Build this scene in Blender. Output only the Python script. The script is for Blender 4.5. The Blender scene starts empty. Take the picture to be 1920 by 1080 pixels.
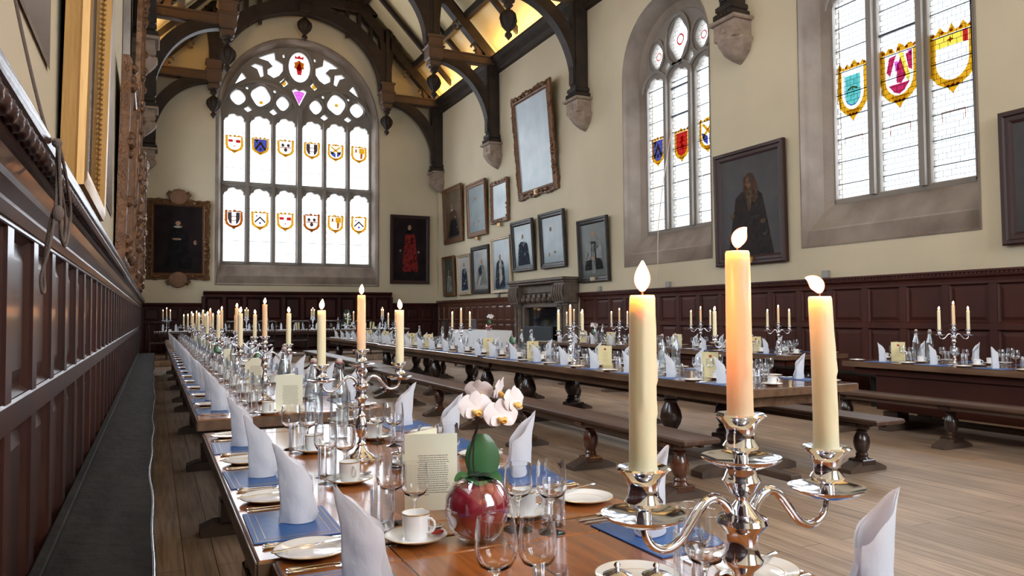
import bpy, math, random
from mathutils import Vector, Matrix
random.seed(7)
PI = math.pi
S = bpy.context.scene
COL = S.collection

# ------------------------------------------------------------------ camera, world, exposure
cam_d = bpy.data.cameras.new('camera'); cam = bpy.data.objects.new('camera', cam_d); COL.objects.link(cam)
cam_d.sensor_width = 36; cam_d.lens = 1400 / 1920 * 36; cam_d.clip_start = 0.03; cam_d.clip_end = 200
YAW, PITCH, ROLL = math.radians(25.582), math.radians(2.087), math.radians(-0.3735)
F = Vector((math.sin(YAW) * math.cos(PITCH), math.cos(YAW) * math.cos(PITCH), math.sin(PITCH)))
Rr = Vector((math.cos(YAW), -math.sin(YAW), 0)); Uu = Rr.cross(F)
R2 = math.cos(ROLL) * Rr + math.sin(ROLL) * Uu; U2 = -math.sin(ROLL) * Rr + math.cos(ROLL) * Uu
m = Matrix((R2, U2, -F)).transposed().to_4x4(); m.translation = Vector((0, 0, 1.3)); cam.matrix_world = m
S.camera = cam
S.view_settings.view_transform = 'Standard'; S.view_settings.look = 'None'
S.view_settings.exposure = 0.0; S.view_settings.gamma = 1.0; S.view_settings.use_curve_mapping = False
cy = S.cycles
cy.max_bounces = 9; cy.diffuse_bounces = 4; cy.glossy_bounces = 4; cy.transmission_bounces = 9; cy.transparent_max_bounces = 24
cy.caustics_reflective = False; cy.caustics_refractive = False; cy.sample_clamp_indirect = 6
cy.use_adaptive_sampling = True; cy.adaptive_threshold = 0.02; cy.use_denoising = True; cy.use_light_tree = True
W = bpy.data.worlds.new('overcast_sky'); S.world = W; W.use_nodes = True
W.node_tree.nodes['Background'].inputs[0].default_value = (0.86, 0.93, 1.0, 1); W.node_tree.nodes['Background'].inputs[1].default_value = 2.5

# hall: X across (left wall -0.42, right wall 9.44), Y along (end wall 26), Z up
XL, XR, YE, YB = -0.42, 9.44, 26.0, -7.0
BAYS_R = [(7.385, 4), (12.44, 3), (2.2, 5)]
BAYS_L = [(2.2, 6), (7.35, 7), (12.42, 8), (17.8, 9), (23.1, 10)]

def area(name, loc, rot, sx, sy, power, color):
    l = bpy.data.lights.new(name, 'AREA'); l.shape = 'RECTANGLE'; l.size = sx; l.size_y = sy; l.energy = power; l.color = color
    o = bpy.data.objects.new(name, l); o.location = loc; o.rotation_euler = rot; COL.objects.link(o); return o
LSKY = 8.2
SKYC = (0.86, 0.93, 1.0)
for yc, n in BAYS_R:
    area('daylight_right', (XR + 1.25, yc, 5.1), (0, PI / 2, 0), 6.6, 4.4, LSKY * PI * 6.6 * 4.4, SKYC)
for yc, n in BAYS_L:
    area('daylight_left', (XL - 1.25, yc, 5.1), (0, -PI / 2, 0), 6.6, 4.4, LSKY * 1.15 * PI * 6.6 * 4.4, SKYC)
area('daylight_end', (4.47, YE + 1.3, 6.8), (-PI / 2, 0, 0), 7.5, 9.5, LSKY * PI * 7.5 * 9.5, SKYC)
area('added_light_back', (4.47, YB - 1.3, 6.8), (PI / 2, 0, 0), 7.5, 9.5, LSKY * PI * 7.5 * 9.5, SKYC)  # added light through an unseen opening behind the camera
# warm cove lamps on top of both cornices
for k in range(7):
    y0 = -4.0 + k * 4.4
    for xx, s in ((XR - 0.18, -1), (XL + 0.18, 1)):
        area('cove_lamp', (xx, y0 + 1.6, 9.2), (0, PI + s * 0.25, 0), 0.10, 4.2, 66, (1.0, 0.58, 0.17))

# ------------------------------------------------------------------ materials
def new_mat(name):
    mt = bpy.data.materials.new(name); mt.use_nodes = True
    nt = mt.node_tree; return mt, nt, nt.nodes, nt.links, nt.nodes['Principled BSDF']
def M(name, col, rough=0.5, metal=0.0, coat=0.0, noise=None, bump=None, spec=0.5, coatr=0.08):
    """noise=(scale_vec, col2, detail) bump=(scale_vec, strength)"""
    mt, nt, N, L, b = new_mat(name)
    b.inputs['Base Color'].default_value = (*col, 1); b.inputs['Roughness'].default_value = rough
    b.inputs['Metallic'].default_value = metal; b.inputs['Coat Weight'].default_value = coat
    b.inputs['Coat Roughness'].default_value = coatr; b.inputs['Specular IOR Level'].default_value = spec
    if noise or bump:
        tc = N.new('ShaderNodeTexCoord')
    if noise:
        mp = N.new('ShaderNodeMapping'); mp.inputs['Scale'].default_value = noise[0]
        no = N.new('ShaderNodeTexNoise'); no.inputs['Scale'].default_value = 1; no.inputs['Detail'].default_value = noise[2] if len(noise) > 2 else 4
        cr = N.new('ShaderNodeValToRGB'); cr.color_ramp.elements[0].position = 0.35; cr.color_ramp.elements[1].position = 0.68
        cr.color_ramp.elements[0].color = (*col, 1); cr.color_ramp.elements[1].color = (*noise[1], 1)
        L.new(tc.outputs['Object'], mp.inputs[0]); L.new(mp.outputs[0], no.inputs['Vector']); L.new(no.outputs[0], cr.inputs[0])
        L.new(cr.outputs[0], b.inputs['Base Color'])
    if bump:
        mp = N.new('ShaderNodeMapping'); mp.inputs['Scale'].default_value = bump[0]
        no = N.new('ShaderNodeTexNoise'); no.inputs['Scale'].default_value = 1; no.inputs['Detail'].default_value = 3
        bp = N.new('ShaderNodeBump'); bp.inputs['Strength'].default_value = bump[1]; bp.inputs['Distance'].default_value = 0.01
        L.new(tc.outputs['Object'], mp.inputs[0]); L.new(mp.outputs[0], no.inputs['Vector']); L.new(no.outputs[0], bp.inputs['Height'])
        L.new(bp.outputs[0], b.inputs['Normal'])
        if coat: L.new(bp.outputs[0], b.inputs['Coat Normal'])
    return mt
def planks(name, cols, pw, pl, rough, rot, coat=0.0, grain=(60, 4, 60), dark=(0.02, 0.012, 0.01), bumps=0.25):
    """boards: length runs along world Y when rot = 90 degrees"""
    mt, nt, N, L, b = new_mat(name)
    tc = N.new('ShaderNodeTexCoord'); mp = N.new('ShaderNodeMapping'); mp.inputs['Rotation'].default_value = (0, 0, rot)
    br = N.new('ShaderNodeTexBrick'); br.inputs['Scale'].default_value = 1; br.inputs['Brick Width'].default_value = pl; br.inputs['Row Height'].default_value = pw
    br.inputs['Mortar Size'].default_value = 0.0025; br.inputs['Mortar Smooth'].default_value = 0.3; br.offset = 0.37
    br.inputs['Color1'].default_value = (*cols[0], 1); br.inputs['Color2'].default_value = (*cols[1], 1); br.inputs['Mortar'].default_value = (*dark, 1)
    L.new(tc.outputs['Object'], mp.inputs[0]); L.new(mp.outputs[0], br.inputs['Vector'])
    m2 = N.new('ShaderNodeMapping'); m2.inputs['Scale'].default_value = grain
    no = N.new('ShaderNodeTexNoise'); no.inputs['Scale'].default_value = 1; no.inputs['Detail'].default_value = 6; no.inputs['Distortion'].default_value = 0.6
    L.new(tc.outputs['Object'], m2.inputs[0]); L.new(m2.outputs[0], no.inputs['Vector'])
    mx = N.new('ShaderNodeMixRGB'); mx.blend_type = 'MULTIPLY'; mx.inputs[0].default_value = 0.75
    cr = N.new('ShaderNodeValToRGB'); cr.color_ramp.elements[0].position = 0.3; cr.color_ramp.elements[0].color = (0.42, 0.38, 0.36, 1); cr.color_ramp.elements[1].position = 0.62
    L.new(no.outputs[0], cr.inputs[0]); L.new(br.outputs['Color'], mx.inputs[1]); L.new(cr.outputs[0], mx.inputs[2])
    n3 = N.new('ShaderNodeTexNoise'); n3.inputs['Scale'].default_value = 1.3; n3.inputs['Detail'].default_value = 3; L.new(tc.outputs['Object'], n3.inputs['Vector'])
    c3 = N.new('ShaderNodeValToRGB'); c3.color_ramp.elements[0].position = 0.35; c3.color_ramp.elements[0].color = (0.7, 0.68, 0.66, 1); c3.color_ramp.elements[1].position = 0.65
    L.new(n3.outputs[0], c3.inputs[0])
    m4 = N.new('ShaderNodeMixRGB'); m4.blend_type = 'MULTIPLY'; m4.inputs[0].default_value = 0.8
    L.new(mx.outputs[0], m4.inputs[1]); L.new(c3.outputs[0], m4.inputs[2]); L.new(m4.outputs[0], b.inputs['Base Color'])
    b.inputs['Roughness'].default_value = rough; b.inputs['Coat Weight'].default_value = coat; b.inputs['Coat Roughness'].default_value = 0.1
    bp = N.new('ShaderNodeBump'); bp.inputs['Strength'].default_value = bumps; bp.inputs['Distance'].default_value = 0.004
    ad = N.new('ShaderNodeMath'); ad.operation = 'SUBTRACT'; L.new(no.outputs[0], ad.inputs[0]); L.new(br.outputs['Fac'], ad.inputs[1])
    L.new(ad.outputs[0], bp.inputs['Height']); L.new(bp.outputs[0], b.inputs['Normal'])
    return mt

m_plaster = M('cream_plaster', (0.575, 0.500, 0.360), 0.85, noise=((0.6, 0.6, 0.6), (0.51, 0.44, 0.315)), bump=((5, 5, 5), 0.15))
m_ceil = M('ceiling_plaster', (0.72, 0.62, 0.40), 0.9, noise=((0.7, 0.7, 0.7), (0.64, 0.54, 0.34)))
m_stone = M('window_stone', (0.27, 0.22, 0.185), 0.9, noise=((1.6, 1.6, 1.1), (0.15, 0.115, 0.092), 6), bump=((20, 20, 20), 0.3))
m_stone_g = M('grey_stone', (0.24, 0.21, 0.19), 0.85, noise=((1.8, 1.8, 1.2), (0.20, 0.18, 0.16), 6), bump=((20, 20, 20), 0.3))
m_corbel = M('corbel_stone', (0.33, 0.25, 0.20), 0.85, noise=((5, 5, 9), (0.22, 0.16, 0.12), 5), bump=((25, 25, 25), 0.4))
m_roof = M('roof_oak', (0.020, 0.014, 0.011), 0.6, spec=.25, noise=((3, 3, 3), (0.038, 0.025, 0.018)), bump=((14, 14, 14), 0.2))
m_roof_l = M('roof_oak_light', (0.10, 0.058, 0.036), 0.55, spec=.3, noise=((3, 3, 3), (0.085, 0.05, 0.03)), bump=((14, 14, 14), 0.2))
m_wains = M('wainscot_oak', (0.068, 0.018, 0.012), 0.48, noise=((2, 2, 0.6), (0.038, 0.011, 0.008)), bump=((5, 5, 2.0), 0.12), coat=0.04, coatr=0.25, spec=.2)
m_wains_l = M('varnished_dark_oak', (0.050, 0.014, 0.009), 0.40, spec=.25, noise=((3, 3, 0.8), (0.024, 0.010, 0.008)), bump=((7, 7, 3.0), 0.2), coat=0.22, coatr=0.13)
m_bench = M('dark_bench_oak', (0.060, 0.030, 0.020), 0.5, spec=.35, noise=((30, 1.5, 10), (0.105, 0.055, 0.036), 6), bump=((22, 5, 22), 0.35), coat=0.12, coatr=0.3)
m_wallbench = M('worn_black_bench_oak', (0.014, 0.014, 0.014), 0.72, noise=((12, 2.5, 10), (0.030, 0.027, 0.025), 6), bump=((16, 9, 16), 0.7), coat=0.0, spec=.12)
m_nosing = M('polished_worn_edge', (0.05, 0.045, 0.045), 0.22, coat=1.0, coatr=.12, bump=((30, 14, 30), 0.3))
m_leg = M('turned_brown_oak', (0.11, 0.030, 0.013), 0.26, noise=((9, 9, 9), (0.055, 0.018, 0.010)), coat=0.7)
m_legd = M('turned_dark_oak', (0.035, 0.015, 0.011), 0.28, noise=((9, 9, 9), (0.020, 0.010, 0.008)), coat=0.6)
m_foot = M('dusty_foot_oak', (0.10, 0.062, 0.042), 0.6, noise=((5, 5, 5), (0.055, 0.035, 0.026)))
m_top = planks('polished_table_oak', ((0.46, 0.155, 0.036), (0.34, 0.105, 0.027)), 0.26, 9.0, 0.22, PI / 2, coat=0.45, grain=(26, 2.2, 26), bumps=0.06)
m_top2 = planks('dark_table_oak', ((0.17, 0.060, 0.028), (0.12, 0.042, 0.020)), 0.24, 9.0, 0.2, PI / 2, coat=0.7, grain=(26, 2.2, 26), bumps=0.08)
m_edge = M('table_edge_oak', (0.10, 0.050, 0.028), 0.4, noise=((14, 2, 14), (0.19, 0.11, 0.062), 5), coat=0.3)
m_floor = planks('floorboards', ((0.50, 0.365, 0.27), (0.38, 0.275, 0.20)), 0.155, 3.1, 0.48, PI / 2, grain=(34, 1.6, 34), bumps=0.3)
m_napkin = M('white_linen', (0.86, 0.88, 0.94), 0.8, bump=((38, 38, 22), 0.35))
_b = m_napkin.node_tree.nodes['Principled BSDF']; _n = m_napkin.node_tree.nodes; _t = _n.new('ShaderNodeBsdfTranslucent'); _t.inputs[0].default_value = (.86, .88, .94, 1); _x = _n.new('ShaderNodeMixShader'); _x.inputs[0].default_value = .36
m_napkin.node_tree.links.new(_b.outputs[0], _x.inputs[1]); m_napkin.node_tree.links.new(_t.outputs[0], _x.inputs[2]); m_napkin.node_tree.links.new(_x.outputs[0], _n['Material Output'].inputs[0])
m_china = M('white_china', (0.86, 0.86, 0.86), 0.12, coat=0.5)
m_gold = M('gold_line', (0.55, 0.36, 0.12), 0.3, metal=0.8)
m_silver = M('polished_silver', (0.80, 0.81, 0.88), 0.08, metal=1.0)
m_mat = M('blue_leatherette', (0.022, 0.105, 0.34), 0.42, noise=((40, 40, 40), (0.018, 0.088, 0.30)))
m_card = M('cream_card', (0.88, 0.86, 0.68), 0.7)
m_cardfar = M('yellow_cream_card', (0.78, 0.70, 0.40), 0.7)
m_ink = M('grey_ink', (0.16, 0.15, 0.13), 0.8)
m_red = M('red_print', (0.45, 0.04, 0.03), 0.7)
m_rubber = M('red_rubber', (0.42, 0.12, 0.11), 0.5)
m_stopper = M('grey_porcelain', (0.55, 0.53, 0.51), 0.3)
m_gilt = M('gilt_frame', (0.46, 0.26, 0.075), 0.40, metal=0.45, noise=((3, 3, 1), (0.36, 0.19, 0.055)), bump=((40, 40, 6), 0.12))
m_giltd = M('old_gilt_frame', (0.16, 0.072, 0.028), 0.40, metal=0.4, noise=((13, 13, 13), (0.095, 0.042, 0.020)), bump=((45, 45, 45), 0.9))
m_frame = M('dark_frame_wood', (0.013, 0.010, 0.009), 0.45, spec=.25, coat=0.05, noise=((8, 8, 8), (0.028, 0.018, 0.013)))
m_framer = M('dark_red_frame_wood', (0.034, 0.013, 0.011), 0.5, spec=.3, coat=0.08)
m_framel = M('pale_gilt_frame', (0.42, 0.32, 0.22), 0.4, metal=0.4)
m_cord = M('brown_cord', (0.16, 0.12, 0.10), 0.8, bump=((300, 300, 300), 0.6))
m_cordw = M('pale_cord', (0.50, 0.44, 0.38), 0.8)
m_fp = M('fireplace_stone', (0.085, 0.060, 0.048), 0.6, noise=((6, 6, 6), (0.15, 0.11, 0.085), 6), bump=((25, 25, 25), 0.5))
m_black = M('black_fireback', (0.008, 0.009, 0.011), 0.06, coat=0.6)
m_slate = M('slate_screen', (0.05, 0.06, 0.07), 0.35)
m_cloth = M('white_tablecloth', (0.80, 0.82, 0.86), 0.85)
m_leaf = M('orchid_leaf', (0.050, 0.17, 0.060), 0.36, noise=((6, 6, 6), (0.030, 0.115, 0.042)), coat=0.3)
m_dkleaf = M('dark_foliage', (0.06, 0.14, 0.06), 0.6)
m_stem = M('orchid_stem', (0.030, 0.022, 0.018), 0.45)
m_petal = M('orchid_petal', (0.88, 0.83, 0.85), 0.6)
m_lip = M('orchid_lip', (0.80, 0.40, 0.05), 0.5, noise=((60, 60, 60), (0.85, 0.62, 0.20)))
m_moss = M('dark_moss', (0.012, 0.030, 0.014), 0.8)
m_lead = M('lead_bar', (0.05, 0.055, 0.06), 0.6)
m_wick = M('wick', (0.03, 0.02, 0.02), 0.9)
m_switch = M('grey_metal_box', (0.28, 0.27, 0.25), 0.4)
m_cork = M('chair_wood', (0.020, 0.012, 0.010), 0.3, coat=0.4)
m_winem = M('claret_glass', (0.42, 0.018, 0.045), 0.2, coat=1.0, noise=((20, 20, 11), (0.16, 0.004, 0.014), 3), coatr=0.03)

m_wax, nt, N, L, b = new_mat('ivory_wax')
b.inputs['Base Color'].default_value = (1.0, 0.83, 0.56, 1); b.inputs['Roughness'].default_value = 0.42
b.inputs['Subsurface Weight'].default_value = 0.38; b.inputs['Subsurface Radius'].default_value = (1.0, 0.62, 0.40); b.inputs['Subsurface Scale'].default_value = 0.035
m_waxp, nt, N, L, b = new_mat('peach_wax')
b.inputs['Base Color'].default_value = (0.98, 0.66, 0.42, 1); b.inputs['Roughness'].default_value = 0.40
b.inputs['Subsurface Weight'].default_value = 0.38; b.inputs['Subsurface Radius'].default_value = (1.0, 0.55, 0.32); b.inputs['Subsurface Scale'].default_value = 0.035
def emis(name, col, st):
    mt, nt, N, L, b = new_mat(name); N.remove(b)
    e = N.new('ShaderNodeEmission'); e.inputs[0].default_value = (*col, 1); e.inputs[1].default_value = st
    L.new(e.outputs[0], N['Material Output'].inputs[0]); return mt
m_flame = emis('candle_flame', (1.0, 0.60, 0.28), 18.0); m_flame.cycles.emission_sampling = 'NONE'
nt = m_flame.node_tree; N = nt.nodes; L = nt.links; e = next(n for n in N if n.type == 'EMISSION')
lw = N.new('ShaderNodeLayerWeight'); lw.inputs[0].default_value = 0.5; cr = N.new('ShaderNodeValToRGB')
cr.color_ramp.elements[0].position = 0.38; cr.color_ramp.elements[0].color = (1.0, 0.62, 0.30, 1); cr.color_ramp.elements[1].position = 0.78; cr.color_ramp.elements[1].color = (0.16, 0.018, 0.003, 1)
L.new(lw.outputs['Facing'], cr.inputs[0]); L.new(cr.outputs[0], e.inputs[0])
tf = N.new('ShaderNodeBsdfTransparent'); ad = N.new('ShaderNodeAddShader'); L.new(e.outputs[0], ad.inputs[0]); L.new(tf.outputs[0], ad.inputs[1]); L.new(ad.outputs[0], N['Material Output'].inputs[0])   # a flame lets light through
# glass: thin-walled (bowls, bottles) and solid
def thin_glass(name, tint=(0.97, 0.98, 0.99), edge=0.75, base=0.05):
    mt, nt, N, L, b = new_mat(name); N.remove(b)
    tr = N.new('ShaderNodeBsdfTransparent'); tr.inputs[0].default_value = (*tint, 1)
    gl = N.new('ShaderNodeBsdfGlossy'); gl.inputs['Roughness'].default_value = 0.03; gl.inputs[0].default_value = (0.95, 0.97, 1.0, 1)
    lw = N.new('ShaderNodeLayerWeight'); lw.inputs[0].default_value = 0.32
    mr = N.new('ShaderNodeMapRange'); mr.inputs['To Min'].default_value = base; mr.inputs['To Max'].default_value = edge
    L.new(lw.outputs['Facing'], mr.inputs['Value']); mx = N.new('ShaderNodeMixShader')
    L.new(mr.outputs[0], mx.inputs[0]); L.new(tr.outputs[0], mx.inputs[1]); L.new(gl.outputs[0], mx.inputs[2]); L.new(mx.outputs[0], N['Material Output'].inputs[0])
    return mt
m_glass = thin_glass('thin_clear_glass')
m_glassb = thin_glass('bottle_glass', (0.94, 0.955, 0.955), 0.75, 0.07)
m_solid, nt, N, L, b = new_mat('solid_clear_glass')
b.inputs['Base Color'].default_value = (1, 1, 1, 1); b.inputs['Roughness'].default_value = 0.0; b.inputs['Transmission Weight'].default_value = 1.0; b.inputs['IOR'].default_value = 1.46
def stained(name, col):
    mt, nt, N, L, b = new_mat(name); N.remove(b)
    tr = N.new('ShaderNodeBsdfTransparent'); tr.inputs[0].default_value = (*col, 1)
    L.new(tr.outputs[0], N['Material Output'].inputs[0]); return mt
st_red = stained('ruby_glass', (0.30, 0.012, 0.010)); st_gold = stained('amber_glass', (0.42, 0.20, 0.008)); st_dkgold = stained('burnt_amber_glass', (0.24, 0.055, 0.003))
st_blue = stained('cobalt_glass', (0.040, 0.045, 0.20)); st_teal = stained('turquoise_glass', (0.07, 0.30, 0.28)); st_yel = stained('yellow_glass', (0.60, 0.42, 0.05))
st_crim = stained('crimson_glass', (0.30, 0.015, 0.055)); st_dark = stained('enamelled_dark_glass', (0.035, 0.022, 0.022)); st_pale = stained('pale_glass', (0.8, 0.8, 0.8)); st_pink = stained('purple_glass', (0.45, 0.09, 0.40))
# leaded panes: clear quarries with thin dark leads
def leaded(name, w, h, line, tint):
    mt, nt, N, L, b = new_mat(name); b.inputs['Base Color'].default_value = (0.05, 0.055, 0.06, 1); b.inputs['Roughness'].default_value = 0.6
    tc = N.new('ShaderNodeTexCoord'); sp = N.new('ShaderNodeSeparateXYZ'); cb = N.new('ShaderNodeCombineXYZ')
    L.new(tc.outputs['Object'], sp.inputs[0]); L.new(sp.outputs[0], cb.inputs[0]); L.new(sp.outputs[2], cb.inputs[1])
    br = N.new('ShaderNodeTexBrick'); br.inputs['Scale'].default_value = 1; br.inputs['Brick Width'].default_value = w; br.inputs['Row Height'].default_value = h
    br.inputs['Mortar Size'].default_value = line; br.inputs['Mortar Smooth'].default_value = 0.2; br.offset = 0.5
    L.new(cb.outputs[0], br.inputs['Vector'])
    tr = N.new('ShaderNodeBsdfTransparent'); tr.inputs[0].default_value = (*tint, 1); gl = N.new('ShaderNodeBsdfGlossy'); gl.inputs['Roughness'].default_value = 0.05
    mg = N.new('ShaderNodeMixShader'); mg.inputs[0].default_value = 0.05; L.new(tr.outputs[0], mg.inputs[1]); L.new(gl.outputs[0], mg.inputs[2])
    mx = N.new('ShaderNodeMixShader'); L.new(br.outputs['Fac'], mx.inputs[0]); L.new(mg.outputs[0], mx.inputs[1]); L.new(b.outputs[0], mx.inputs[2]); L.new(mx.outputs[0], N['Material Output'].inputs[0])
    return mt
m_pane = leaded('leaded_quarries', 0.125, 0.082, 0.0036, (0.93, 0.97, 0.99))
m_pane_e = leaded('leaded_quarries_fine', 0.16, 0.12, 0.0022, (0.97, 0.98, 1.0))

# ------------------------------------------------------------------ mesh helpers
class MB:
    def __init__(s): s.v = []; s.f = []
    def add(s, v, f):
        o = len(s.v); s.v += [tuple(p) for p in v]; s.f += [tuple(i + o for i in q) for q in f]; return s
    def box(s, x0, x1, y0, y1, z0, z1, bev=0):
        if x0 > x1: x0, x1 = x1, x0
        if y0 > y1: y0, y1 = y1, y0
        if z0 > z1: z0, z1 = z1, z0
        if bev:
            b = min(bev, (x1 - x0) * .45, (y1 - y0) * .45, (z1 - z0) * .45); rows = []
            for z, i in ((z0, b), (z0 + b, 0), (z1 - b, 0), (z1, b)):
                a, c, d, e = x0 + i, x1 - i, y0 + i, y1 - i
                if i: rows.append([(a, d + 0, z), (c, d, z), (c, e, z), (a, e, z)])
                else: rows.append([(a, d, z), (c, d, z), (c, e, z), (a, e, z)])
            v = [p for r in rows for p in r]; f = [(3, 2, 1, 0), (12, 13, 14, 15)]
            for k in range(3):
                for j in range(4): f.append((k * 4 + j, k * 4 + (j + 1) % 4, k * 4 + 4 + (j + 1) % 4, k * 4 + 4 + j))
            return s.add(v, f)
        return s.add([(x0, y0, z0), (x1, y0, z0), (x1, y1, z0), (x0, y1, z0), (x0, y0, z1), (x1, y0, z1), (x1, y1, z1), (x0, y1, z1)],
                     [(3, 2, 1, 0), (4, 5, 6, 7), (0, 1, 5, 4), (1, 2, 6, 5), (2, 3, 7, 6), (3, 0, 4, 7)])
    def lathe(s, prof, n=16, c=(0, 0, 0), sx=1, sy=1):
        v = []; f = []; rings = []
        for r, z in prof:
            if r < 1e-6: rings.append([len(v)]); v.append((c[0], c[1], c[2] + z))
            else:
                rings.append(list(range(len(v), len(v) + n)))
                for i in range(n):
                    a = 2 * PI * i / n; v.append((c[0] + sx * r * math.cos(a), c[1] + sy * r * math.sin(a), c[2] + z))
        for a, b2 in zip(rings, rings[1:]):
            for i in range(n):
                j = (i + 1) % n
                if len(a) == 1 and len(b2) == 1: break
                if len(a) == 1: f.append((a[0], b2[j], b2[i])[::-1])
                elif len(b2) == 1: f.append((a[i], a[j], b2[0]))
                else: f.append((a[i], a[j], b2[j], b2[i]))
        return s.add(v, f)
    def tube(s, pts, r, n=8, caps=True):
        P = [Vector(p) for p in pts]; R = r if isinstance(r, (list, tuple)) else [r] * len(P)
        v = []; f = []; up = None
        for k, p in enumerate(P):
            t = (P[min(k + 1, len(P) - 1)] - P[max(k - 1, 0)])
            if t.length < 1e-9: t = Vector((0, 0, 1))
            t.normalize()
            if up is None: up = t.orthogonal().normalized()
            else:
                up = up - t * up.dot(t)
                up = up.normalized() if up.length > 1e-6 else t.orthogonal().normalized()
            w = t.cross(up)
            for i in range(n):
                a = 2 * PI * i / n; v.append(p + (up * math.cos(a) + w * math.sin(a)) * R[k])
        for k in range(len(P) - 1):
            for i in range(n):
                j = (i + 1) % n; f.append((k * n + i, k * n + j, k * n + n + j, k * n + n + i))
        if caps: f.append(tuple(range(n))[::-1]); f.append(tuple((len(P) - 1) * n + i for i in range(n)))
        return s.add(v, f)
    def prism(s, poly, y0, y1):
        """poly: (x, z) counter-clockwise seen from -y; extruded y0..y1"""
        n = len(poly); v = [(x, y0, z) for x, z in poly] + [(x, y1, z) for x, z in poly]
        f = [tuple(range(n)), tuple(range(2 * n - 1, n - 1, -1))] + [(i, i + n, (i + 1) % n + n, (i + 1) % n) for i in range(n)]
        return s.add(v, f)
    def arcbeam(s, cx, cz, a, b, t, th0, th1, y0, y1, n=14):
        v = []; f = []
        for k in range(n + 1):
            th = th0 + (th1 - th0) * k / n; c, q = math.cos(th), math.sin(th)
            for (ra, rb) in ((a, b), (a + t, b + t)):
                for y in (y0, y1): v.append((cx + ra * c, y, cz + rb * q))
        for k in range(n):
            o = 4 * k; f += [(o, o + 1, o + 5, o + 4), (o + 2, o + 6, o + 7, o + 3), (o, o + 4, o + 6, o + 2), (o + 1, o + 3, o + 7, o + 5)]
        f += [(0, 2, 3, 1), (4 * n, 4 * n + 1, 4 * n + 3, 4 * n + 2)]
        return s.add(v, f)
    def ball(s, c, r, n=10, m_=7, sz=1, sx=1, sy=1):
        return s.lathe([(max(0, r * math.sin(PI * k / m_)) if 0 < k < m_ else 0, -r * sz * math.cos(PI * k / m_)) for k in range(m_ + 1)], n, c, sx, sy)
    def xf(s, mat, start=0):
        s.v[start:] = [tuple(mat @ Vector(p)) for p in s.v[start:]]; return s
    def mesh(s, name, mat, smooth=30):
        me = bpy.data.meshes.new(name); me.from_pydata(s.v, [], s.f); me.validate()
        if mat: me.materials.append(mat)
        if smooth:
            me.polygons.foreach_set('use_smooth', [True] * len(me.polygons))
            me.set_sharp_from_angle(angle=math.radians(smooth))
        me.update(); return me
def obj(name, mb, mat, parent=None, smooth=30, label=None):
    me = mb.mesh(name, mat, smooth) if isinstance(mb, MB) else mb
    o = bpy.data.objects.new(name, me); COL.objects.link(o)
    if parent: o.parent = parent
    if label: o['label'] = label
    return o
def tag(o, label, cat, group=None, kind=None):
    o['label'] = label; o['category'] = cat
    if group: o['group'] = group
    elif 'group' in o: del o['group']
    if kind: o['kind'] = kind
    return o
def thing(name, label, cat, loc=(0, 0, 0), rz=0, group=None, rx=0):
    o = bpy.data.objects.new(name, None); COL.objects.link(o); o.empty_display_size = 0.05
    o.location = loc; o.rotation_euler = (rx, 0, rz); tag(o, label, cat, group); return o
def struct(o):
    o['kind'] = 'structure'; return o
KIDS = {}
def kids(o):
    return KIDS.setdefault(o.name, [c for c in bpy.data.objects if c.parent == o])
def dup(root, loc, rz=0, label=None, group=None, only=None, sc=None, rx=0):
    r = root.copy(); COL.objects.link(r); r.location = loc; r.rotation_euler = (rx, 0, rz)
    if sc: r.scale = (sc, sc, sc)
    if label: r['label'] = label
    if group: r['group'] = group
    for ch in kids(root):
        if only is not None and ch.name.split('.')[0] not in only: continue
        c = ch.copy(); COL.objects.link(c); c.parent = r
        for g in kids(ch):
            d = g.copy(); COL.objects.link(d); d.parent = c
    return r
FIRST = set()
def place(proto, loc, rz, label, group, only=None, sc=None):
    """the first placement moves the prototype itself"""
    if proto.name not in FIRST and only is None:
        kids(proto)
        for ch in kids(proto): kids(ch)
        FIRST.add(proto.name); proto.location = loc; proto.rotation_euler = (0, 0, rz)
        if sc: proto.scale = (sc,) * 3
        proto['label'] = label
        if group: proto['group'] = group
        return proto
    return dup(proto, loc, rz, label, group, only, sc)
ORD = ['first', 'second', 'third', 'fourth', 'fifth', 'sixth', 'seventh', 'eighth', 'ninth', 'tenth', 'eleventh', 'twelfth', 'thirteenth', 'fourteenth', 'fifteenth', 'sixteenth', 'seventeenth', 'eighteenth', 'nineteenth', 'twentieth'] 
ORD += ['twenty-' + o for o in ORD[:9]] + ['thirtieth'] + ['thirty-' + o for o in ORD[:9]]

def plate2d(name, outer, holes, y0, y1, mat, parent=None, bevel=0.0):
    """flat plate with holes in the local XZ plane from y0 to y1"""
    cu = bpy.data.curves.new(name, 'CURVE'); cu.dimensions = '2D'; cu.fill_mode = 'BOTH'; cu.extrude = (y1 - y0) / 2 - bevel
    if bevel: cu.bevel_depth = bevel; cu.bevel_resolution = 1; cu.offset = -bevel
    for pts in [outer] + holes:
        sp = cu.splines.new('POLY'); sp.points.add(len(pts) - 1); sp.use_cyclic_u = True
        for i, (x, z) in enumerate(pts): sp.points[i].co = (x, z, 0, 1)
    t = bpy.data.objects.new('tmp', cu); me = bpy.data.meshes.new_from_object(t)
    ym = (y0 + y1) / 2
    for v in me.vertices: x, z, e = v.co; v.co = (x, ym - e, z)
    me.materials.clear(); me.materials.append(mat); me.name = name
    me.polygons.foreach_set('use_smooth', [True] * len(me.polygons)); me.set_sharp_from_angle(angle=math.radians(28))
    bpy.data.objects.remove(t); bpy.data.curves.remove(cu)
    return obj(name, me, None, parent)

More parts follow.
